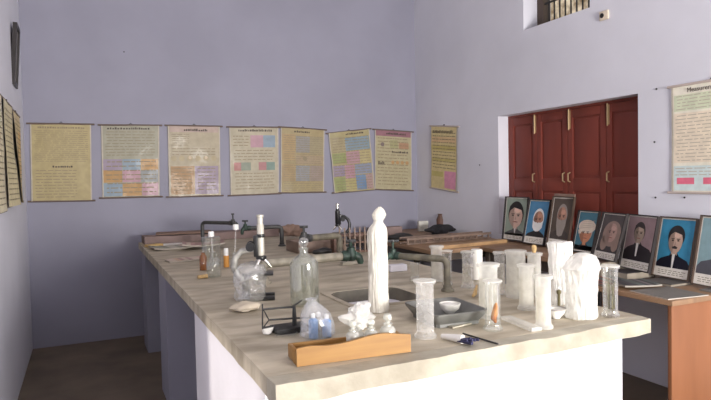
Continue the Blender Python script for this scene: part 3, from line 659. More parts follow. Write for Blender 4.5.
# rolled packet of dark tubes, rod, packet
p0, p1 = onz(442, 339, T), onz(470, 345.5, T)
rp = thing('paper_roll', 'white paper roll stuffed with dark blue tubing ends', 'paper roll', (p0.x, p0.y, T))
d = p1-p0; mb = MB(); mb.tube([Vector((0, 0, .010)), d*.5+Vector((0, 0, .014)), d*.75+Vector((0, 0, .015))], [.008, .013, .015], n=12, cap=True); mb.build('paper_wrap', M['paper'], rp)
rr = random.Random(5); dn = d.normalized(); sd = Vector((-dn.y, dn.x, 0))
for k in range(9):
    o = sd*rr.uniform(-.017, .017)+Vector((0, 0, rr.uniform(.005, .02))); mb = MB()
    mb.tube([d*.62+o*.5+Vector((0, 0, .004)), d*.9+o, d*rr.uniform(.98, 1.2)+o*1.2], .0045, n=8); mb.build('tube_end', M['navy'], rp)
p0, p1 = onz(463, 334.5, T), onz(498, 345, T); mb = MB(); mb.tube([Vector((0, 0, .0035)), p1-p0+Vector((0, 0, .0035))], .0032, n=8)
one(mb, 'dark_rod', 'thin dark rod lying between paper roll and orange specimen jar', 'rod', M['blackmatt'], p0)
p0, p1 = onz(507, 320, T), onz(537, 332, T); d = p1-p0; mb = MB()
mb.box((-.008, -.022, .0005), (d.length, .022, .016), mtx=Matrix.Rotation(math.atan2(d.y, d.x), 4, 'Z'), bev=.005); one(mb, 'white_packet', 'flat plastic-wrapped white packet lying before the slim jar', 'packet', M['cloud'], p0)
p0 = onz(460, 326, T); mb = MB(); mb.box((-.05, -.012, .0005), (.05, .012, .006), mtx=Matrix.Rotation(.2, 4, 'Z')); one(mb, 'glass_strip', 'thin pale strip lying under the lip of the stone tray', 'strip', M['strip'], p0)

# ------------------------------------------------------------------ microscopes
def microscope(label, foot, s, rz, tube_m, wrap=False):
    t = thing('microscope', label, 'microscope', foot, rz, group='microscopes on the bench')
    def part(nm, m, fnc):
        mb = MB(); fnc(mb); bmesh.ops.scale(mb.bm, vec=(s, s, s), verts=mb.bm.verts[:]); return mb.build(nm, M[m], t)
    def foot_(b):
        b.box((-.06, -.055, 0), (-.025, .055, .022), bev=.004); b.box((-.06, -.055, 0), (.09, -.03, .018), bev=.004); b.box((-.06, .03, 0), (.09, .055, .018), bev=.004)
    part('base', 'black', foot_)
    part('pillar', 'black', lambda b: b.tube([(-.045, 0, .02), (-.045, 0, .09), (-.04, 0, .12)], [.02, .017, .02], n=12))
    part('stage', 'black', lambda b: b.box((-.03, -.055, .115), (.085, .055, .124), bev=.002))
    part('mirror', 'chrome', lambda b: b.lathe([(.022, 0), (.024, .004), (.022, .008)], (.03, 0, .06), n=18, ax=(.5, 0, .8)))
    part('condenser', 'black', lambda b: b.lathe([(.014, .09), (.018, .1), (.018, .114)], (.03, 0, 0), n=16))
    arcp = [(-.045, 0, .09), (-.08, 0, .115), (-.098, 0, .155), (-.09, 0, .198), (-.06, 0, .228), (.0, 0, .238)] if wrap else [(-.042, 0, .11), (-.078, 0, .15), (-.085, 0, .20), (-.07, 0, .245), (-.035, 0, .275), (.0, 0, .28)]
    part('arm', 'greymetal' if wrap else 'black', lambda b: b.tube(arcp, [.017, .017, .016, .015, .014, .014], n=12))
    part('slide_block', 'black', lambda b: b.box((-.004, -.016, .20), (.016, .016, .30), bev=.003))
    k = part('focus_knob', 'black', lambda b: b.tube([(-.018, -.048, .25), (-.018, -.03, .25), (-.018, -.028, .25), (-.018, .028, .25), (-.018, .03, .25), (-.018, .048, .25)], [.021, .021, .008, .008, .021, .021], n=18))
    part('body_tube', tube_m, lambda b: b.lathe([(.0155, .205), (.0165, .215), (.0165, .35), (.015, .352)] if wrap else [(.018, .205), (.023, .215), (.023, .33), (.015, .335), (.015, .352)], (.03, 0, 0), n=20))
    part('collar', 'black', lambda b: b.lathe([(.018, .29), (.0195, .294), (.0195, .302), (.018, .306)], (.03, 0, 0), n=20))
    part('eyepiece', 'ivory' if wrap else 'chrome', lambda b: b.lathe([(.0135, .352), (.0135, .382), (.017, .386), (.017, .396), (.008, .398)], (.03, 0, 0), n=20))
    part('nosepiece', 'black', lambda b: b.lathe([(.01, .207), (.026, .20), (.026, .19), (.018, .182)], (.03, 0, 0), n=18))
    for dx_, dy_ in ((.35, 0), (-.3, .3), (-.2, -.35)):
        part('objective', 'chrome', lambda b: b.tube([(.03+dx_*.03, dy_*.03, .19), (.03+dx_*.09, dy_*.09, .165), (.03+dx_*.13, dy_*.13, .147)], [.0095, .0085, .005], n=12))
    return t
q = onz(262, 298, T)
microscope('old microscope with pale tube, lower half under clear plastic', (q.x-.03, q.y, T), 1.0, -.3, 'ivory', True)
mb = MB(); mb.lathe([(.066, .001), (.072, .012), (.067, .05), (.074, .095), (.075, .13), (.062, .158), (.040, .172)], n=36, fn=lambda c: Vector((c.x*(1.05+.14*noise.noise(c*24)), c.y*(1+.14*noise.noise(c*24)), max(.001, c.z+.01*noise.noise(c*20)))))
one(mb, 'plastic_cover', 'crumpled clear plastic cover around the pale-tubed microscope base', 'plastic cover', M['covering'], (q.x-.055, q.y-.005, T))
mb = MB(); q2 = onz(246, 310, T); mb.blob((0, 0, .014), (.06, .042, .022), amp=.4, freq=30, seed=6, flat=.001); one(mb, 'paper_rag', 'crumpled pale rag lying at the foot of the covered microscope', 'rag', cmat((.52, .45, .35), .9), q2)
q = onz(338, 245.5, T)
microscope('small black microscope facing left, far along the bench', (q.x+.03, q.y, T), .88, PI-.35, 'black')

# stoppered glass bottle
q = onz(305, 304.5, T)
bt = thing('glass_bottle', 'large empty glass bottle with ball stopper left of the sink', 'bottle', (q.x, q.y, T))
mb = MB(); mb.lathe([(.058, 0), (.064, .004), (.0645, .012), (.0645, .17), (.062, .19), (.052, .207), (.036, .217), (.022, .224), (.019, .232), (.019, .246), (.023, .249), (.023, .254), (.017, .254), (.017, .232), (.034, .214), (.06, .188), (.0615, .17), (.0615, .012), (.05, .008), (.0005, .012)], n=36, cap=False); mb.build('bottle_body', M['dusty'], bt)
mb = MB(); mb.lathe([(.014, .24), (.0155, .256), (.012, .26), (.02, .268), (.0235, .28), (.02, .292), (.01, .299), (.002, .301)], n=24); mb.build('stopper', M['glass'], bt)

# ------------------------------------------------------------------ small bottles on the left
def simple(name, label, cat, x, y, prof, m, cap=None, capm='white', group=None, tilt=0.):
    p = onz(x, y, T); t = thing(name, label, cat, (p.x, p.y, T), group=group)
    mb = MB(); mb.lathe(prof, n=20); mb.build('glass_body', M[m], t)
    if cap: mb = MB(); mb.lathe(cap, n=16); mb.build('cap', M[capm], t)
    return t
GS = 'small bottles on the left of the bench'
simple('dropper_bottle', 'amber bottle left of the clear jar at the bench left', 'bottle', 203.5, 270, [(.022, 0), (.023, .003), (.023, .085), (.012, .1), (.012, .11)], 'amber', group=GS)
simple('glass_jar', 'tall clear jar standing beside the amber bottle', 'jar', 211.5, 264.5, [(.058, 0), (.062, .004), (.062, .18), (.065, .186)], 'dusty', group=GS)
t = simple('glass_bottle', 'clear bottle with white-capped rod rising from it', 'bottle', 214, 276.5, [(.040, 0), (.043, .004), (.043, .085), (.034, .105), (.018, .115), (.018, .14), (.023, .145)], 'dusty', group=GS)
mb = MB(); mb.tube([(0, 0, .05), (-.008, .0, .235)], .004, n=8); mb.build('glass_rod', M['milky'], t)
mb = MB(); mb.lathe([(.015, .235), (.017, .238), (.017, .262), (.014, .266)], (-.009, 0, 0), n=14); mb.build('cap', M['white'], t)
simple('vial', 'slim orange vial with white cap next to the capped rod', 'vial', 226.5, 267, [(.017, 0), (.018, .003), (.018, .075)], 'orange', [(.015, .0752), (.015, .12), (.011, .124)], group=GS)
t = simple('glass_bottle', 'clear bottle with tall thin rod under a white cap, by the microscope', 'bottle', 235, 272, [(.024, 0), (.025, .003), (.025, .08), (.012, .1), (.012, .12)], 'glass', group=GS)
mb = MB(); mb.tube([(0, 0, .04), (.012, 0, .26)], .004, n=8); mb.build('glass_rod', M['milky'], t)
mb = MB(); mb.lathe([(.016, .26), (.018, .263), (.018, .288), (.015, .292)], (.013, 0, 0), n=14); mb.build('cap', M['white'], t)
q = onz(198, 279, T); mb = MB(); mb.tube([(0, 0, .011), (.055, .012, .011)], [.010, .012], n=14); one(mb, 'cork_stopper', 'yellow-brown cork lying at the left edge of the bench', 'cork', M['cork'], q)

# ------------------------------------------------------------------ papers and clutter at the back of the bench
def sheet_pile(name, label, cat, x, y, w, d, h, rz, m, z=T, group=None, cover=None, curl=0., pal=()):
    rp_ = random.Random(len(label)); nx = 10
    p = onz(x, y, z) if y is not None else x
    t = MB(); nx = 10
    g = {}
    for i in range(nx+1):
        for j in range(2):
            for k in range(2):
                xx = -w/2+w*i/nx; yy = -d/2+d*j
                g[i, j, k] = t.bm.verts.new((xx, yy, h*k + .0006 + curl*abs(xx/w*2)**3 + (.12*h*noise.noise(Vector((xx*9, yy*9, z*5)))*k)))
    for i in range(nx):
        t.face((g[i, 0, 1], g[i+1, 0, 1], g[i+1, 1, 1], g[i, 1, 1]), (m if cover is None else cover) if not pal or rp_.random() < .35 else cmat(rp_.choice(pal))); t.face((g[i, 0, 0], g[i+1, 0, 0], g[i+1, 1, 0], g[i, 1, 0]), m)
        t.face((g[i, 0, 0], g[i+1, 0, 0], g[i+1, 0, 1], g[i, 0, 1]), m); t.face((g[i, 1, 0], g[i+1, 1, 0], g[i+1, 1, 1], g[i, 1, 1]), m)
    for i in (0, nx): t.face((g[i, 0, 0], g[i, 1, 0], g[i, 1, 1], g[i, 0, 1]), m)
    return one(t, name, label, cat, None, (p.x, p.y, z), rz, group)
GP = 'papers at the back of the bench'
sheet_pile('cardboard_stack', 'stack of flattened brown cardboard along the far bench end', 'cardboard', Vector((1.12, 5.75, T)), None, 1.27, .24, .068, .03, M['dullcard'], group=GP)
sheet_pile('paper_folder', 'brown paper folder lying askew over the cardboard stack', 'folder', Vector((.85, 5.74, T+.076)), None, .5, .22, .012, -.12, M['card'], z=T+.076, group=GP)
sheet_pile('magazine', 'grey-green magazine with curled corners at the bench left', 'magazine', 172, 248, .34, .25, .012, .1, cmat((.42, .37, .31)), group=GP, cover=cmat((.27, .27, .21)), curl=.012, pal=[(.32, .33, .26), (.20, .21, .18), (.42, .33, .28), (.48, .45, .38)])
sheet_pile('magazine', 'pinkish magazine overlapping the grey-green one', 'magazine', Vector((.90, 5.02, T+.027)), None, .34, .24, .012, -.15, cmat((.42, .37, .31)), z=T+.027, group=GP, cover=cmat((.45, .27, .24)), curl=.015, pal=[(.50, .30, .28), (.36, .22, .20), (.55, .45, .38)])
sheet_pile('booklet', 'cream and pink booklet with dark pictures, lying nearest the bottles', 'booklet', 187, 260, .28, .15, .010, .12, cmat((.42, .37, .31)), group=GP, cover=cmat((.56, .38, .26)), pal=[(.50, .30, .28), (.36, .22, .20), (.55, .45, .38)])
sheet_pile('paper_packet', 'small yellow paper packet on the back left corner', 'packet', 154, 246.5, .14, .07, .02, .3, cmat((.62, .42, .16)), group=GP)
sheet_pile('folded_paper', 'white folded paper strip near the back left corner', 'paper', 172, 245, .2, .08, .012, -.05, M['paper'], group=GP)
mb = MB(); q = ony(292, 232, 5.38); q.z = T; mb.blob((0, 0, .07), (.10, .05, .062), amp=.5, freq=12, seed=2, sub=4, flat=.001); one(mb, 'crumpled_paper', 'crumpled brown wrapping paper heap behind the taps', 'paper', M['card'], q)
q = onz(323, 252, T)
bx = thing('wooden_box', 'low open brown wooden box behind the bent brown tap', 'box', (q.x, q.y+.15, T), .05)
for nm, lo, hi in (('front_board', (-.20, -.13, 0), (.20, -.115, .085)), ('back_board', (-.20, .115, 0), (.20, .13, .085)), ('end_board', (-.20, -.1149, 0), (-.186, .1149, .085)), ('end_board', (.186, -.1149, 0), (.20, .1149, .085)), ('box_floor', (-.185, -.1149, 0), (.185, .1149, .01))):
    mb = MB(); mb.box(lo, hi, bev=.002); mb.build(nm, M['rackwood'], bx)
mb = MB(); q = onz(322, 254.5, T); mb.blob((0, 0, .022), (.075, .04, .026), amp=.3, freq=14, seed=12, flat=.001); one(mb, 'dark_rubber_tubing', 'dark lump of rubber tubing before the low wooden box', 'tubing', M['blackmatt'], q)
# slatted test tube rack
q = onz(364, 260, T)
tk = thing('test_tube_rack', 'reddish wooden rack with pale upright pegs beside the wrapped column', 'rack', (q.x+.10, q.y+.45, T), -.1)
for nm, z0 in (('bottom_board', 0), ('middle_board', .07), ('top_board', .125)):
    mb = MB(); mb.box((-.14, -.05, z0), (.14, .05, z0+.014), bev=.002); mb.build(nm, M['redwood'], tk)
for x0 in (-.14, .128):
    mb = MB(); mb.box((x0, -.05, .0141), (x0+.012, .05, .0699), bev=.001); mb.box((x0, -.05, .0841), (x0+.012, .05, .1249)); mb.build('side_board', M['redwood'], tk)
for k in range(6):
    mb = MB(); mb.tube([(-.1+.04*k, -.058, .002), (-.1+.04*k, -.058, .19)], .006, n=8); mb.build('peg', cmat((.28, .205, .16)), tk)
q = onz(349, 264.5, T); mb = MB(); mb.box((-.055, -.03, .0005), (.055, .03, .02), bev=.004); one(mb, 'stone_block', 'pale block under the nozzle of the green-valved tap', 'block', M['strip'], q, -.05)
q = onz(397, 271, T); mb = MB(); mb.box((-.055, -.03, .0005), (.055, .03, .04), bev=.005); one(mb, 'plaster_block', 'white block right of the wrapped column beneath a tap', 'block', M['wash'], q, -.05)
q = onz(391, 262, T); mb = MB(); mb.lathe([(.026, .0005), (.03, .004), (.031, .07), (.028, .07), (.026, .008), (.0005, .008)], n=20, cap=False); one(mb, 'clay_cup', 'dull mauve cup behind the white block', 'cup', cmat((.36, .30, .28)), (q.x, q.y+.12, T))

# ------------------------------------------------------------------ tables along the right wall
DZ = .77
dk = thing('wooden_desk', 'orange-brown wooden desk with panel end at lower right', 'desk', (3.3, 2.76, 0))
def D(p): return Vector(p)-Vector((3.3, 2.76, 0))
mb = MB(); mb.box(D((2.985, 2.25, DZ-.03)), D((3.625, 3.295, DZ)), bev=.004); mb.build('desk_top', M['deskwood'], dk)
for nm, y0 in (('end_panel', 2.262),):
    mb = MB(); mb.box(D((2.995, y0, 0)), D((3.62, y0+.025, DZ-.0301)), bev=.002); mb.build(nm, M['oak'], dk)
for x0 in (3.0, 3.56):
    mb = MB(); mb.box(D((x0, 3.23, 0)), D((x0+.05, 3.28, DZ-.0301)), bev=.003); mb.build('leg', M['oak'], dk)
FZ = .885
ft = thing('wooden_table', 'narrow brown side table under the rear portraits', 'table', (3.36, 3.75, 0), group=None)
def side_table(t, x0, x1, y0, y1):
    def E(p): return Vector(p)-t.location
    mb = MB(); mb.box(E((x0, y0, FZ-.035)), E((x1, y1, FZ)), bev=.004); mb.build('table_top', M['deskwood'], t)
    for a in (x0+.03, x1-.085):
        for b in (y0+.03, y1-.085):
            mb = MB(); mb.box(E((a, b, 0)), E((a+.055, b+.055, FZ-.0351)), bev=.003); mb.build('leg', M['shadewood'], t)
    mb = MB(); mb.box(E((x0+.04, y0+.0851, FZ-.12)), E((x0+.06, y1-.0851, FZ-.0351))); mb.build('side_apron', M['shadewood'], t)
    mb = MB(); mb.box(E((x0+.0851, y0+.04, FZ-.10)), E((x1-.0851, y0+.06, FZ-.0351))); mb.build('front_apron', M['shadewood'], t)
side_table(ft, 3.1, 3.63, 3.305, 4.17)
side_table(thing('wooden_table', 'cluttered brown table in the far right corner of the room', 'table', (3.1, 5.1, 0)), 2.62, 3.63, 4.18, 6.10)

# portraits leaning against the right wall
POR = [(3.555, 4.288, -.035, .113, .001, .328, .403, .900), (3.496, 3.967, -.034, .219, -.002, .278, .394, .900), (3.470, 3.656, -.063, .181, -.006, .257, .423, .900), (3.475, 3.398, -.073, .242, -.003, .228, .332, .890),
       (3.355, 3.081, -.224, .288, -.009, .272, .349, .880), (3.408, 2.871, -.216, .206, -.007, .311, .385, .830), (3.499, 2.663, -.089, .210, -.002, .292, .409, .795), (3.467, 2.369, -.113, .192, -.004, .259, .443, .785)]
sk1, sk2, sk3 = (.74, .52, .42), (.50, .28, .18), (.42, .30, .24)
PD = [dict(lab='portrait of a dark-haired person on pale green, far left of the row', bg=(.33, .40, .33), skin=sk1, hair=(.006, .006, .008), coat=(.10, .10, .10), face=(.50, .42, .24, .22), mode='dark', bd='frame'),
      dict(lab='portrait of a white-bearded person on bright blue, second from the far left', bg=(.08, .26, .46), skin=(.50, .26, .18), hair=(.85, .85, .83), coat=(.015, .012, .015), face=(.55, .44, .18, .17), mode='beard', bd='frame'),
      dict(lab='brown faded portrait of a long-bearded person with torn top edge', bg=(.10, .075, .06), skin=(.46, .25, .18), hair=(.33, .29, .26), coat=(.07, .055, .05), face=(.52, .38, .17, .17), mode='longbeard', bd='brownframe'),
      dict(lab='portrait of a person in a pale turban on blue-grey ground', bg=(.07, .20, .27), skin=(.62, .27, .15), hair=(.62, .52, .42), coat=(.02, .02, .028), face=(.50, .52, .22, .19), mode='turban', bd='frame'),
      dict(lab='dull portrait of a person with long pale wavy hair, fifth in row', bg=(.09, .075, .075), skin=(.50, .32, .27), hair=(.33, .23, .19), coat=(.035, .03, .035), face=(.55, .40, .17, .17), mode='longhair', bd='frame'),
      dict(lab='portrait of a person with white shirt front on mauve-brown ground', bg=(.36, .25, .26), skin=(.42, .32, .25), hair=(.05, .04, .04), coat=(.025, .02, .025), face=(.47, .32, .13, .14), mode='bow', bd='frame'),
      dict(lab='portrait of a moustached person in dark suit on vivid blue', bg=(.05, .28, .47), skin=(.56, .39, .31), hair=(.03, .027, .03), coat=(.008, .008, .02), face=(.50, .37, .15, .17), mode='moustache', bd='brownframe'),
      dict(lab='pale blue portrait cut by the right picture edge, nearest in the row', bg=(.26, .40, .44), skin=(.45, .34, .28), hair=(.3, .28, .27), coat=(.09, .09, .11), face=(.62, .34, .15, .17), mode='moustache', bd='brownframe')]
for (x, y, yaw, lean, roll, w, h, z), d in zip(POR, PD):
    u = Vector((math.sin(yaw), -math.cos(yaw), 0)); nn = Vector((-math.cos(yaw), -math.sin(yaw), 0)); up = Vector((0, 0, 1))*math.cos(lean)-nn*math.sin(lean)
    uu = u*math.cos(roll)+up*math.sin(roll); vv = up*math.cos(roll)-u*math.sin(roll); no = uu.cross(vv)
    t = thing('framed_portrait', d['lab'], 'portrait', (x, y, z), group='framed portraits leaning along the right wall')
    def Q(s, q, o=0.): return uu*((s-.5)*w) + vv*((1-q)*h) + no*o      # s left-right, q top-down
    def slabq(mb, s0, q0, s1, q1, o0, o1, m=None):
        c = [Q(s, q, o) for s in (s0, s1) for q in (q0, q1) for o in (o0, o1)]
        v = [mb.bm.verts.new(p) for p in c]
        for k in ((0, 1, 3, 2), (4, 6, 7, 5), (0, 4, 5, 1), (2, 3, 7, 6), (0, 2, 6, 4), (1, 5, 7, 3)): mb.face([v[j] for j in k], m)
    fs, fq = .008/w, .008/h
    mb = MB()
    for s0, q0, s1, q1 in ((0, 0, fs, 1), (1-fs, 0, 1, 1), (fs, 0, 1-fs, fq), (fs, 1-fq, 1-fs, 1)): slabq(mb, s0, q0, s1, q1, -.018, .004)
    mb.build('frame_border', M[d['bd']], t)
    mb = MB(); slabq(mb, fs, fq, 1-fs, 1-fq, -.016, -.012); mb.build('backing_board', M['card'], t)
    mb = MB(); cap = .83
    def ell(cx, cy, rx, ry, m, o, a0=0., a1=2*PI, n=22): mb.face([Q(cx+rx*math.cos(a0+(a1-a0)*k/n), cy+ry*math.sin(a0+(a1-a0)*k/n), o) for k in range(n if a1-a0 > 6.2 else n+1)], m)
    def poly(pts, m, o): mb.face([Q(a_, b_, o) for a_, b_ in pts], m)
    C_ = lambda c: cmat(c, .5, .06)
    b1, b2 = fs, fq
    poly([(b1, b2), (1-b1, b2), (1-b1, 1-b2), (b1, 1-b2)], C_((.84, .80, .73)), -.0115)
    poly([(b1+.03, b2+.02), (1-b1-.03, b2+.02), (1-b1-.03, cap), (b1+.03, cap)], C_(d['bg']), -.0108)
    L_, R_, Bt = b1+.03, 1-b1-.03, cap
    fx_, fy, rx, ry = d['face']; rx *= 1.22; ry *= 1.18; fy += .02; md = d['mode']; ct, sk, hr = C_(d['coat']), C_(d['skin']), C_(d['hair'])
    sy = fy+ry*1.15
    poly([(L_, Bt), (L_, sy+.14), (L_+.10, sy+.07), (fx_-.12, sy+.01), (fx_-.06, sy-.06), (fx_+.06, sy-.06), (fx_+.14, sy+.01), (R_-.08, sy+.07), (R_, sy+.14), (R_, Bt)], ct, -.0101)
    poly([(fx_-.07, fy+ry*.5), (fx_+.07, fy+ry*.5), (fx_+.08, sy+.02), (fx_-.08, sy+.02)], sk, -.0097)
    if md in ('longhair',):
        ell(fx_, fy+.02, rx*1.75, ry*1.35, hr, -.0094); ell(fx_-rx*1.1, fy+ry*1.1, rx*.7, ry*.8, hr, -.0094); ell(fx_+rx*1.1, fy+ry*1.1, rx*.7, ry*.8, hr, -.0092)
    else: ell(fx_, fy-ry*(.38 if md == 'moustache' else .18), rx*(1.22 if md == 'moustache' else 1.13), ry*(.92 if md == 'moustache' else 1.12), hr, -.0094)
    ell(fx_, fy, rx, ry, sk, -.0088)
    if md in ('dark', 'moustache', 'bow'):
        poly([(fx_-rx*1.05, fy-ry*.1), (fx_-rx*.95, fy-ry*.85), (fx_-rx*.3, fy-ry*1.25), (fx_+rx*.6, fy-ry*1.15), (fx_+rx*1.05, fy-ry*.6), (fx_+rx*1.05, fy-ry*.05), (fx_+rx*.8, fy-ry*.55), (fx_-rx*.3, fy-ry*.75), (fx_-rx*.8, fy-ry*.5)], hr, -.0082)
    if md == 'turban':
        tb = C_((.78, .67, .55)); tb2 = C_((.52, .42, .33))
        ell(fx_+.02, fy-ry*.72, rx*1.5, ry*.72, tb, -.0082)
        for k in range(4): poly([(fx_-rx*1.3+.03*k, fy-ry*(.45+.22*k)), (fx_+rx*1.3, fy-ry*(.75+.2*k)), (fx_+rx*1.3, fy-ry*(.80+.2*k)), (fx_-rx*1.3+.03*k, fy-ry*(.50+.22*k))], tb2, -.0078)
        poly([(fx_-rx*1.4, fy-ry*.3), (fx_-rx*.9, fy-ry*.35), (fx_-rx*.75, fy+ry*.05), (fx_-rx*1.2, fy+ry*.1)], tb, -.008)
    if 0: pass
    if md in ('beard', 'longbeard'):
        lo = 1.15 if md == 'beard' else 1.75
        poly([(fx_-rx*1.08, fy), (fx_-rx*.6, fy+ry*.25), (fx_+rx*.6, fy+ry*.25), (fx_+rx*1.08, fy), (fx_+rx*1., fy+ry*.8), (fx_+rx*.5, fy+ry*lo), (fx_-rx*.1, fy+ry*(lo+.12)), (fx_-rx*.6, fy+ry*lo), (fx_-rx*1., fy+ry*.8)], hr, -.0082)
    dk_, li_ = C_(tuple(v*.6 for v in d['skin'])), C_(tuple(min(1, v*1.22) for v in d['skin']))
    ell(fx_, fy, rx, ry, dk_, -.0085, PI*.58, PI*1.42); ell(fx_+rx*.18, fy-ry*.5, rx*.5, ry*.22, li_, -.0085)
    ek = C_((.04, .025, .02))
    for sx in (-.42, .38): ell(fx_+rx*sx, fy-ry*.05, rx*.17, ry*.06, ek, -.0078, n=10); poly([(fx_+rx*(sx-.24), fy-ry*.2), (fx_+rx*(sx+.24), fy-ry*.22), (fx_+rx*(sx+.24), fy-ry*.16), (fx_+rx*(sx-.24), fy-ry*.14)], ek, -.0078)
    poly([(fx_-.01, fy-ry*.02), (fx_+rx*.12, fy+ry*.3), (fx_-rx*.12, fy+ry*.33)], C_(tuple(v*.7 for v in d['skin'])), -.0078)
    if md in ('moustache', 'dark', 'bow', 'turban', 'longhair'):
        mm = C_(d['hair']) if md == 'moustache' else C_((.30, .10, .08))
        hgt = .13 if md == 'moustache' else .05
        poly([(fx_-rx*.42, fy+ry*.5), (fx_, fy+ry*(.5-hgt)), (fx_+rx*.42, fy+ry*.5), (fx_+rx*.3, fy+ry*(.5+hgt)), (fx_-rx*.3, fy+ry*(.5+hgt))], mm, -.0078)
    if md in ('bow', 'moustache', 'dark'):
        poly([(fx_-.045, sy-.02), (fx_+.045, sy-.02), (fx_+.03 if md != 'bow' else fx_+.06, min(Bt, sy+.22)), (fx_-.02 if md != 'bow' else fx_-.05, min(Bt, sy+.22))], C_((.80, .77, .74)), -.0092)
        for sg in (-1, 1): poly([(fx_+sg*.04, sy-.02), (fx_+sg*.17, sy+.05), (fx_+sg*.06, min(Bt, sy+.24)), (fx_+sg*.02, min(Bt, sy+.24))], ct, -.0085)
    rn = random.Random(int(x*1000))
    for k in range(3):
        s = .14
        while s < .82: l = rn.uniform(.05, .12); poly([(s, .875+k*.03), (s+l, .875+k*.03), (s+l, .884+k*.03), (s, .884+k*.03)], M['inkfaint'], -.0105); s += l+.03
    mb.build('print', None, t, normals=False)
    if md == 'longbeard':
        mb = MB(); slabq(mb, .03, -.055, .97, .0, -.014, -.006); mb.build('torn_paper_edge', M['card'], t)

# things that carry the portraits and lie before them
def book(label, cx, cy, w, d, z0, h, rz, c, cat='book', group='books and magazines on the desk', name='book'):
    t = thing(name, label, cat, (cx, cy, z0), rz, group=group)
    mb = MB(); mb.box((-w/2+.004, -d/2+.004, .003), (w/2-.004, d/2-.004, h-.003)); mb.build('page_block', cmat((.30, .26, .21)), t)
    mb = MB(); mb.box((-w/2, -d/2, .0003), (w/2, d/2, .003)); mb.box((-w/2, -d/2, h-.003), (w/2, d/2, h-.0003)); mb.box((w/2-.003, -d/2, .003), (w/2, d/2, h-.003)); mb.build('cover', cmat(c), t)
    return t
book('thick grey book, lowest under the wavy-haired portrait', 3.41, 3.145, .26, .25, DZ, .06, .0, (.06, .05, .05))
book('brown book, upper of two under the wavy-haired portrait', 3.41, 3.145, .25, .23, DZ+.06, .042, .05, (.10, .055, .04))
book('dark bound book under the portrait with white shirt front', 3.44, 2.905, .27, .16, DZ, .051, .0, (.04, .035, .04))
book('thin grey folder under the moustached portrait', 3.47, 2.635, .26, .22, DZ, .018, .0, (.10, .09, .085))
book('thin pale folder under the nearest portrait', 3.50, 2.325, .22, .10, DZ, .0085, .0, (.16, .15, .14))
GM = 'magazines lying on the desk front'
sheet_pile('magazine', 'magazine with red and dark cover on the desk by grass jar', 'magazine', Vector((3.16, 2.86, DZ)), None, .25, .30, .012, -.25, cmat((.30, .27, .23)), z=DZ, group=GM, cover=cmat((.30, .10, .09)), curl=.004, pal=[(.05, .05, .05), (.35, .10, .10), (.22, .2, .2), (.12, .14, .13)])
sheet_pile('magazine', 'dark green-grey magazine farther back on the desk', 'magazine', Vector((3.15, 3.17, DZ)), None, .22, .20, .014, .15, cmat((.30, .27, .23)), z=DZ, group=GM, cover=cmat((.09, .11, .10)), curl=.004, pal=[(.05, .05, .05), (.35, .10, .10), (.22, .2, .2), (.12, .14, .13)])
sheet_pile('magazine', 'dark picture magazine in front of the moustached portrait', 'magazine', Vector((3.17, 2.66, DZ+.0175)), None, .24, .22, .010, -.35, cmat((.30, .27, .23)), z=DZ+.0175, group=GM, cover=cmat((.08, .07, .08)), curl=.003, pal=[(.05, .05, .05), (.35, .10, .10), (.22, .2, .2), (.12, .14, .13)])
sheet_pile('newspaper', 'grey folded newspaper sheet hanging over the desk edge', 'newspaper', Vector((3.16, 2.41, DZ)), None, .30, .29, .006, -.12, cmat((.45, .41, .36)), z=DZ, group=GM, cover=cmat((.17, .155, .14)))

# clutter on the far table
GT = 'clutter on the far wooden table'
FT = FZ+.0008
rk = thing('wooden_rack', 'long low brown rack of slats on the far corner table', 'rack', (3.12, 4.72, FT), .03)
for y0 in (-.07, .06):
    for z0, z1 in ((.04, .062), (0, .015)):
        mb = MB(); mb.box((-.48, y0, z0), (.48, y0+.014, z1), bev=.002); mb.build('long_rail', M['rackwood'], rk)
for k in range(14):
    mb = MB(); x0 = -.475+.0705*k; mb.box((x0, -.0555, .041), (x0+.02, .0595, .05)); mb.box((x0, -.0695, .0151), (x0+.014, -.0565, .0399)); mb.build('slat', M['rackwood'], rk)
p = ony(441, 238, 5.35); mb = MB(); mb.blob((0, 0, .045), (.19, .10, .055), amp=.4, freq=7, seed=4, sub=4, flat=.0); one(mb, 'black_cloth', 'heap of black cloth on the corner table behind the slatted rack', 'cloth', M['cloth'], (p.x, p.y, FT))
p = ony(423, 236, 5.75); mb = MB(); mb.box((-.055, -.04, 0), (.055, .04, .115), bev=.003); one(mb, 'white_box', 'small pale box on the corner table left of the brown pot', 'box', cmat((.55, .53, .47)), (p.x, p.y, FT), -.3)
p = ony(441, 232, 5.62); mb = MB(); mb.lathe([(.035, 0), (.045, .03), (.05, .13), (.032, .175), (.03, .185), (.038, .195)], n=20); one(mb, 'clay_pot', 'dark brown pot on the corner table behind the black cloth', 'pot', M['redwood'], (p.x, p.y, FT))
mb = MB(); mb.box((-.40, -.05, 0), (.40, .05, .03), bev=.003); one(mb, 'wooden_plank', 'bare light brown plank along the front edge of the corner table', 'plank', M['honeydull'], (3.08, 4.28, FT), .12)
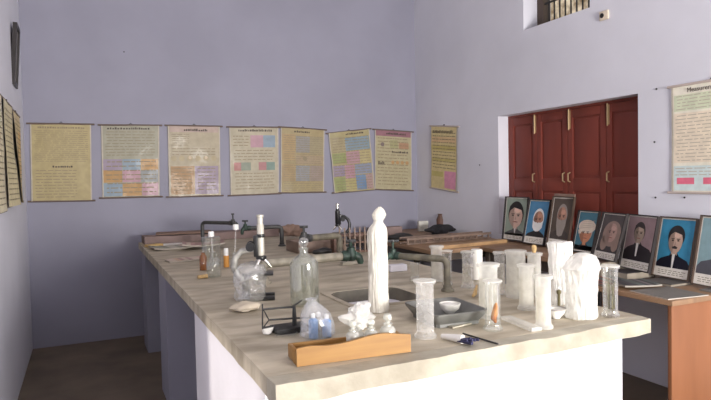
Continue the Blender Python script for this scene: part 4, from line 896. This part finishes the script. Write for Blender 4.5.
mb = MB(); mb.box((-.19, -.05, 0), (.19, .05, .085), bev=.003); one(mb, 'cardboard_box', 'flat brown cardboard box on the corner table beside the wrapped column', 'box', M['dullcard'], (2.93, 5.62, FT), .05)
mb = MB(); mb.blob((0, 0, .03), (.15, .09, .04), amp=.3, freq=9, seed=14, flat=.0); one(mb, 'dark_bundle', 'low dark bundle on the corner table left of the rack', 'bundle', M['blackmatt'], (2.80, 5.05, FT))

# ------------------------------------------------------------------ light
w = bpy.data.worlds.new('World'); scene.world = w; w.use_nodes = True
nt = w.node_tree; bg = nt.nodes['Background']
sky = nt.nodes.new('ShaderNodeTexSky'); sky.sky_type = 'HOSEK_WILKIE'; sky.turbidity = 3; sky.sun_direction = Vector((-.4, -.7, .6)).normalized()
nt.links.new(sky.outputs[0], bg.inputs[0]); bg.inputs[1].default_value = .3
sd_ = bpy.data.lights.new('sun', 'SUN'); sd_.energy = 5; sd_.angle = .03; sd_.color = (1, .93, .84)
so_ = bpy.data.objects.new('sun', sd_); COL.objects.link(so_)
dirv = Vector((.53, .85, -.50)); so_.rotation_euler = dirv.to_track_quat('-Z', 'Y').to_euler(); so_.location = (-3, -4, 5)
def area(name, loc, dirv, sx, sy, e, col):
    l = bpy.data.lights.new(name, 'AREA'); l.shape = 'RECTANGLE'; l.size = sx; l.size_y = sy; l.energy = e; l.color = col
    o = bpy.data.objects.new(name, l); COL.objects.link(o); o.location = loc; o.rotation_euler = Vector(dirv).to_track_quat('-Z', 'Y').to_euler()
    return o
area('window_daylight', ((FWIN[0]+FWIN[1])/2, YF+.02, (FWIN[2]+FWIN[3])/2), (-.1, 1, 0), FWIN[1]-FWIN[0]-.02, FWIN[3]-FWIN[2]-.02, 360, (1, .965, .92))
area('high_window_daylight', (XR+.6, 3.8, 3.4), (-1, 0, -.2), .8, .9, 2, (1, .96, .9))
area('rear_fill_light', (2.2, YF+.05, 3.2), (0, 1, -.1), 2.2, .9, 15, (.95, .96, 1))  # ambient fill lamp added high behind the viewer, not a known window

scene.view_settings.view_transform = 'Standard'; scene.view_settings.look = 'None'
scene.view_settings.gamma = 1; scene.view_settings.use_curve_mapping = False
scene.view_settings.exposure = 0.0
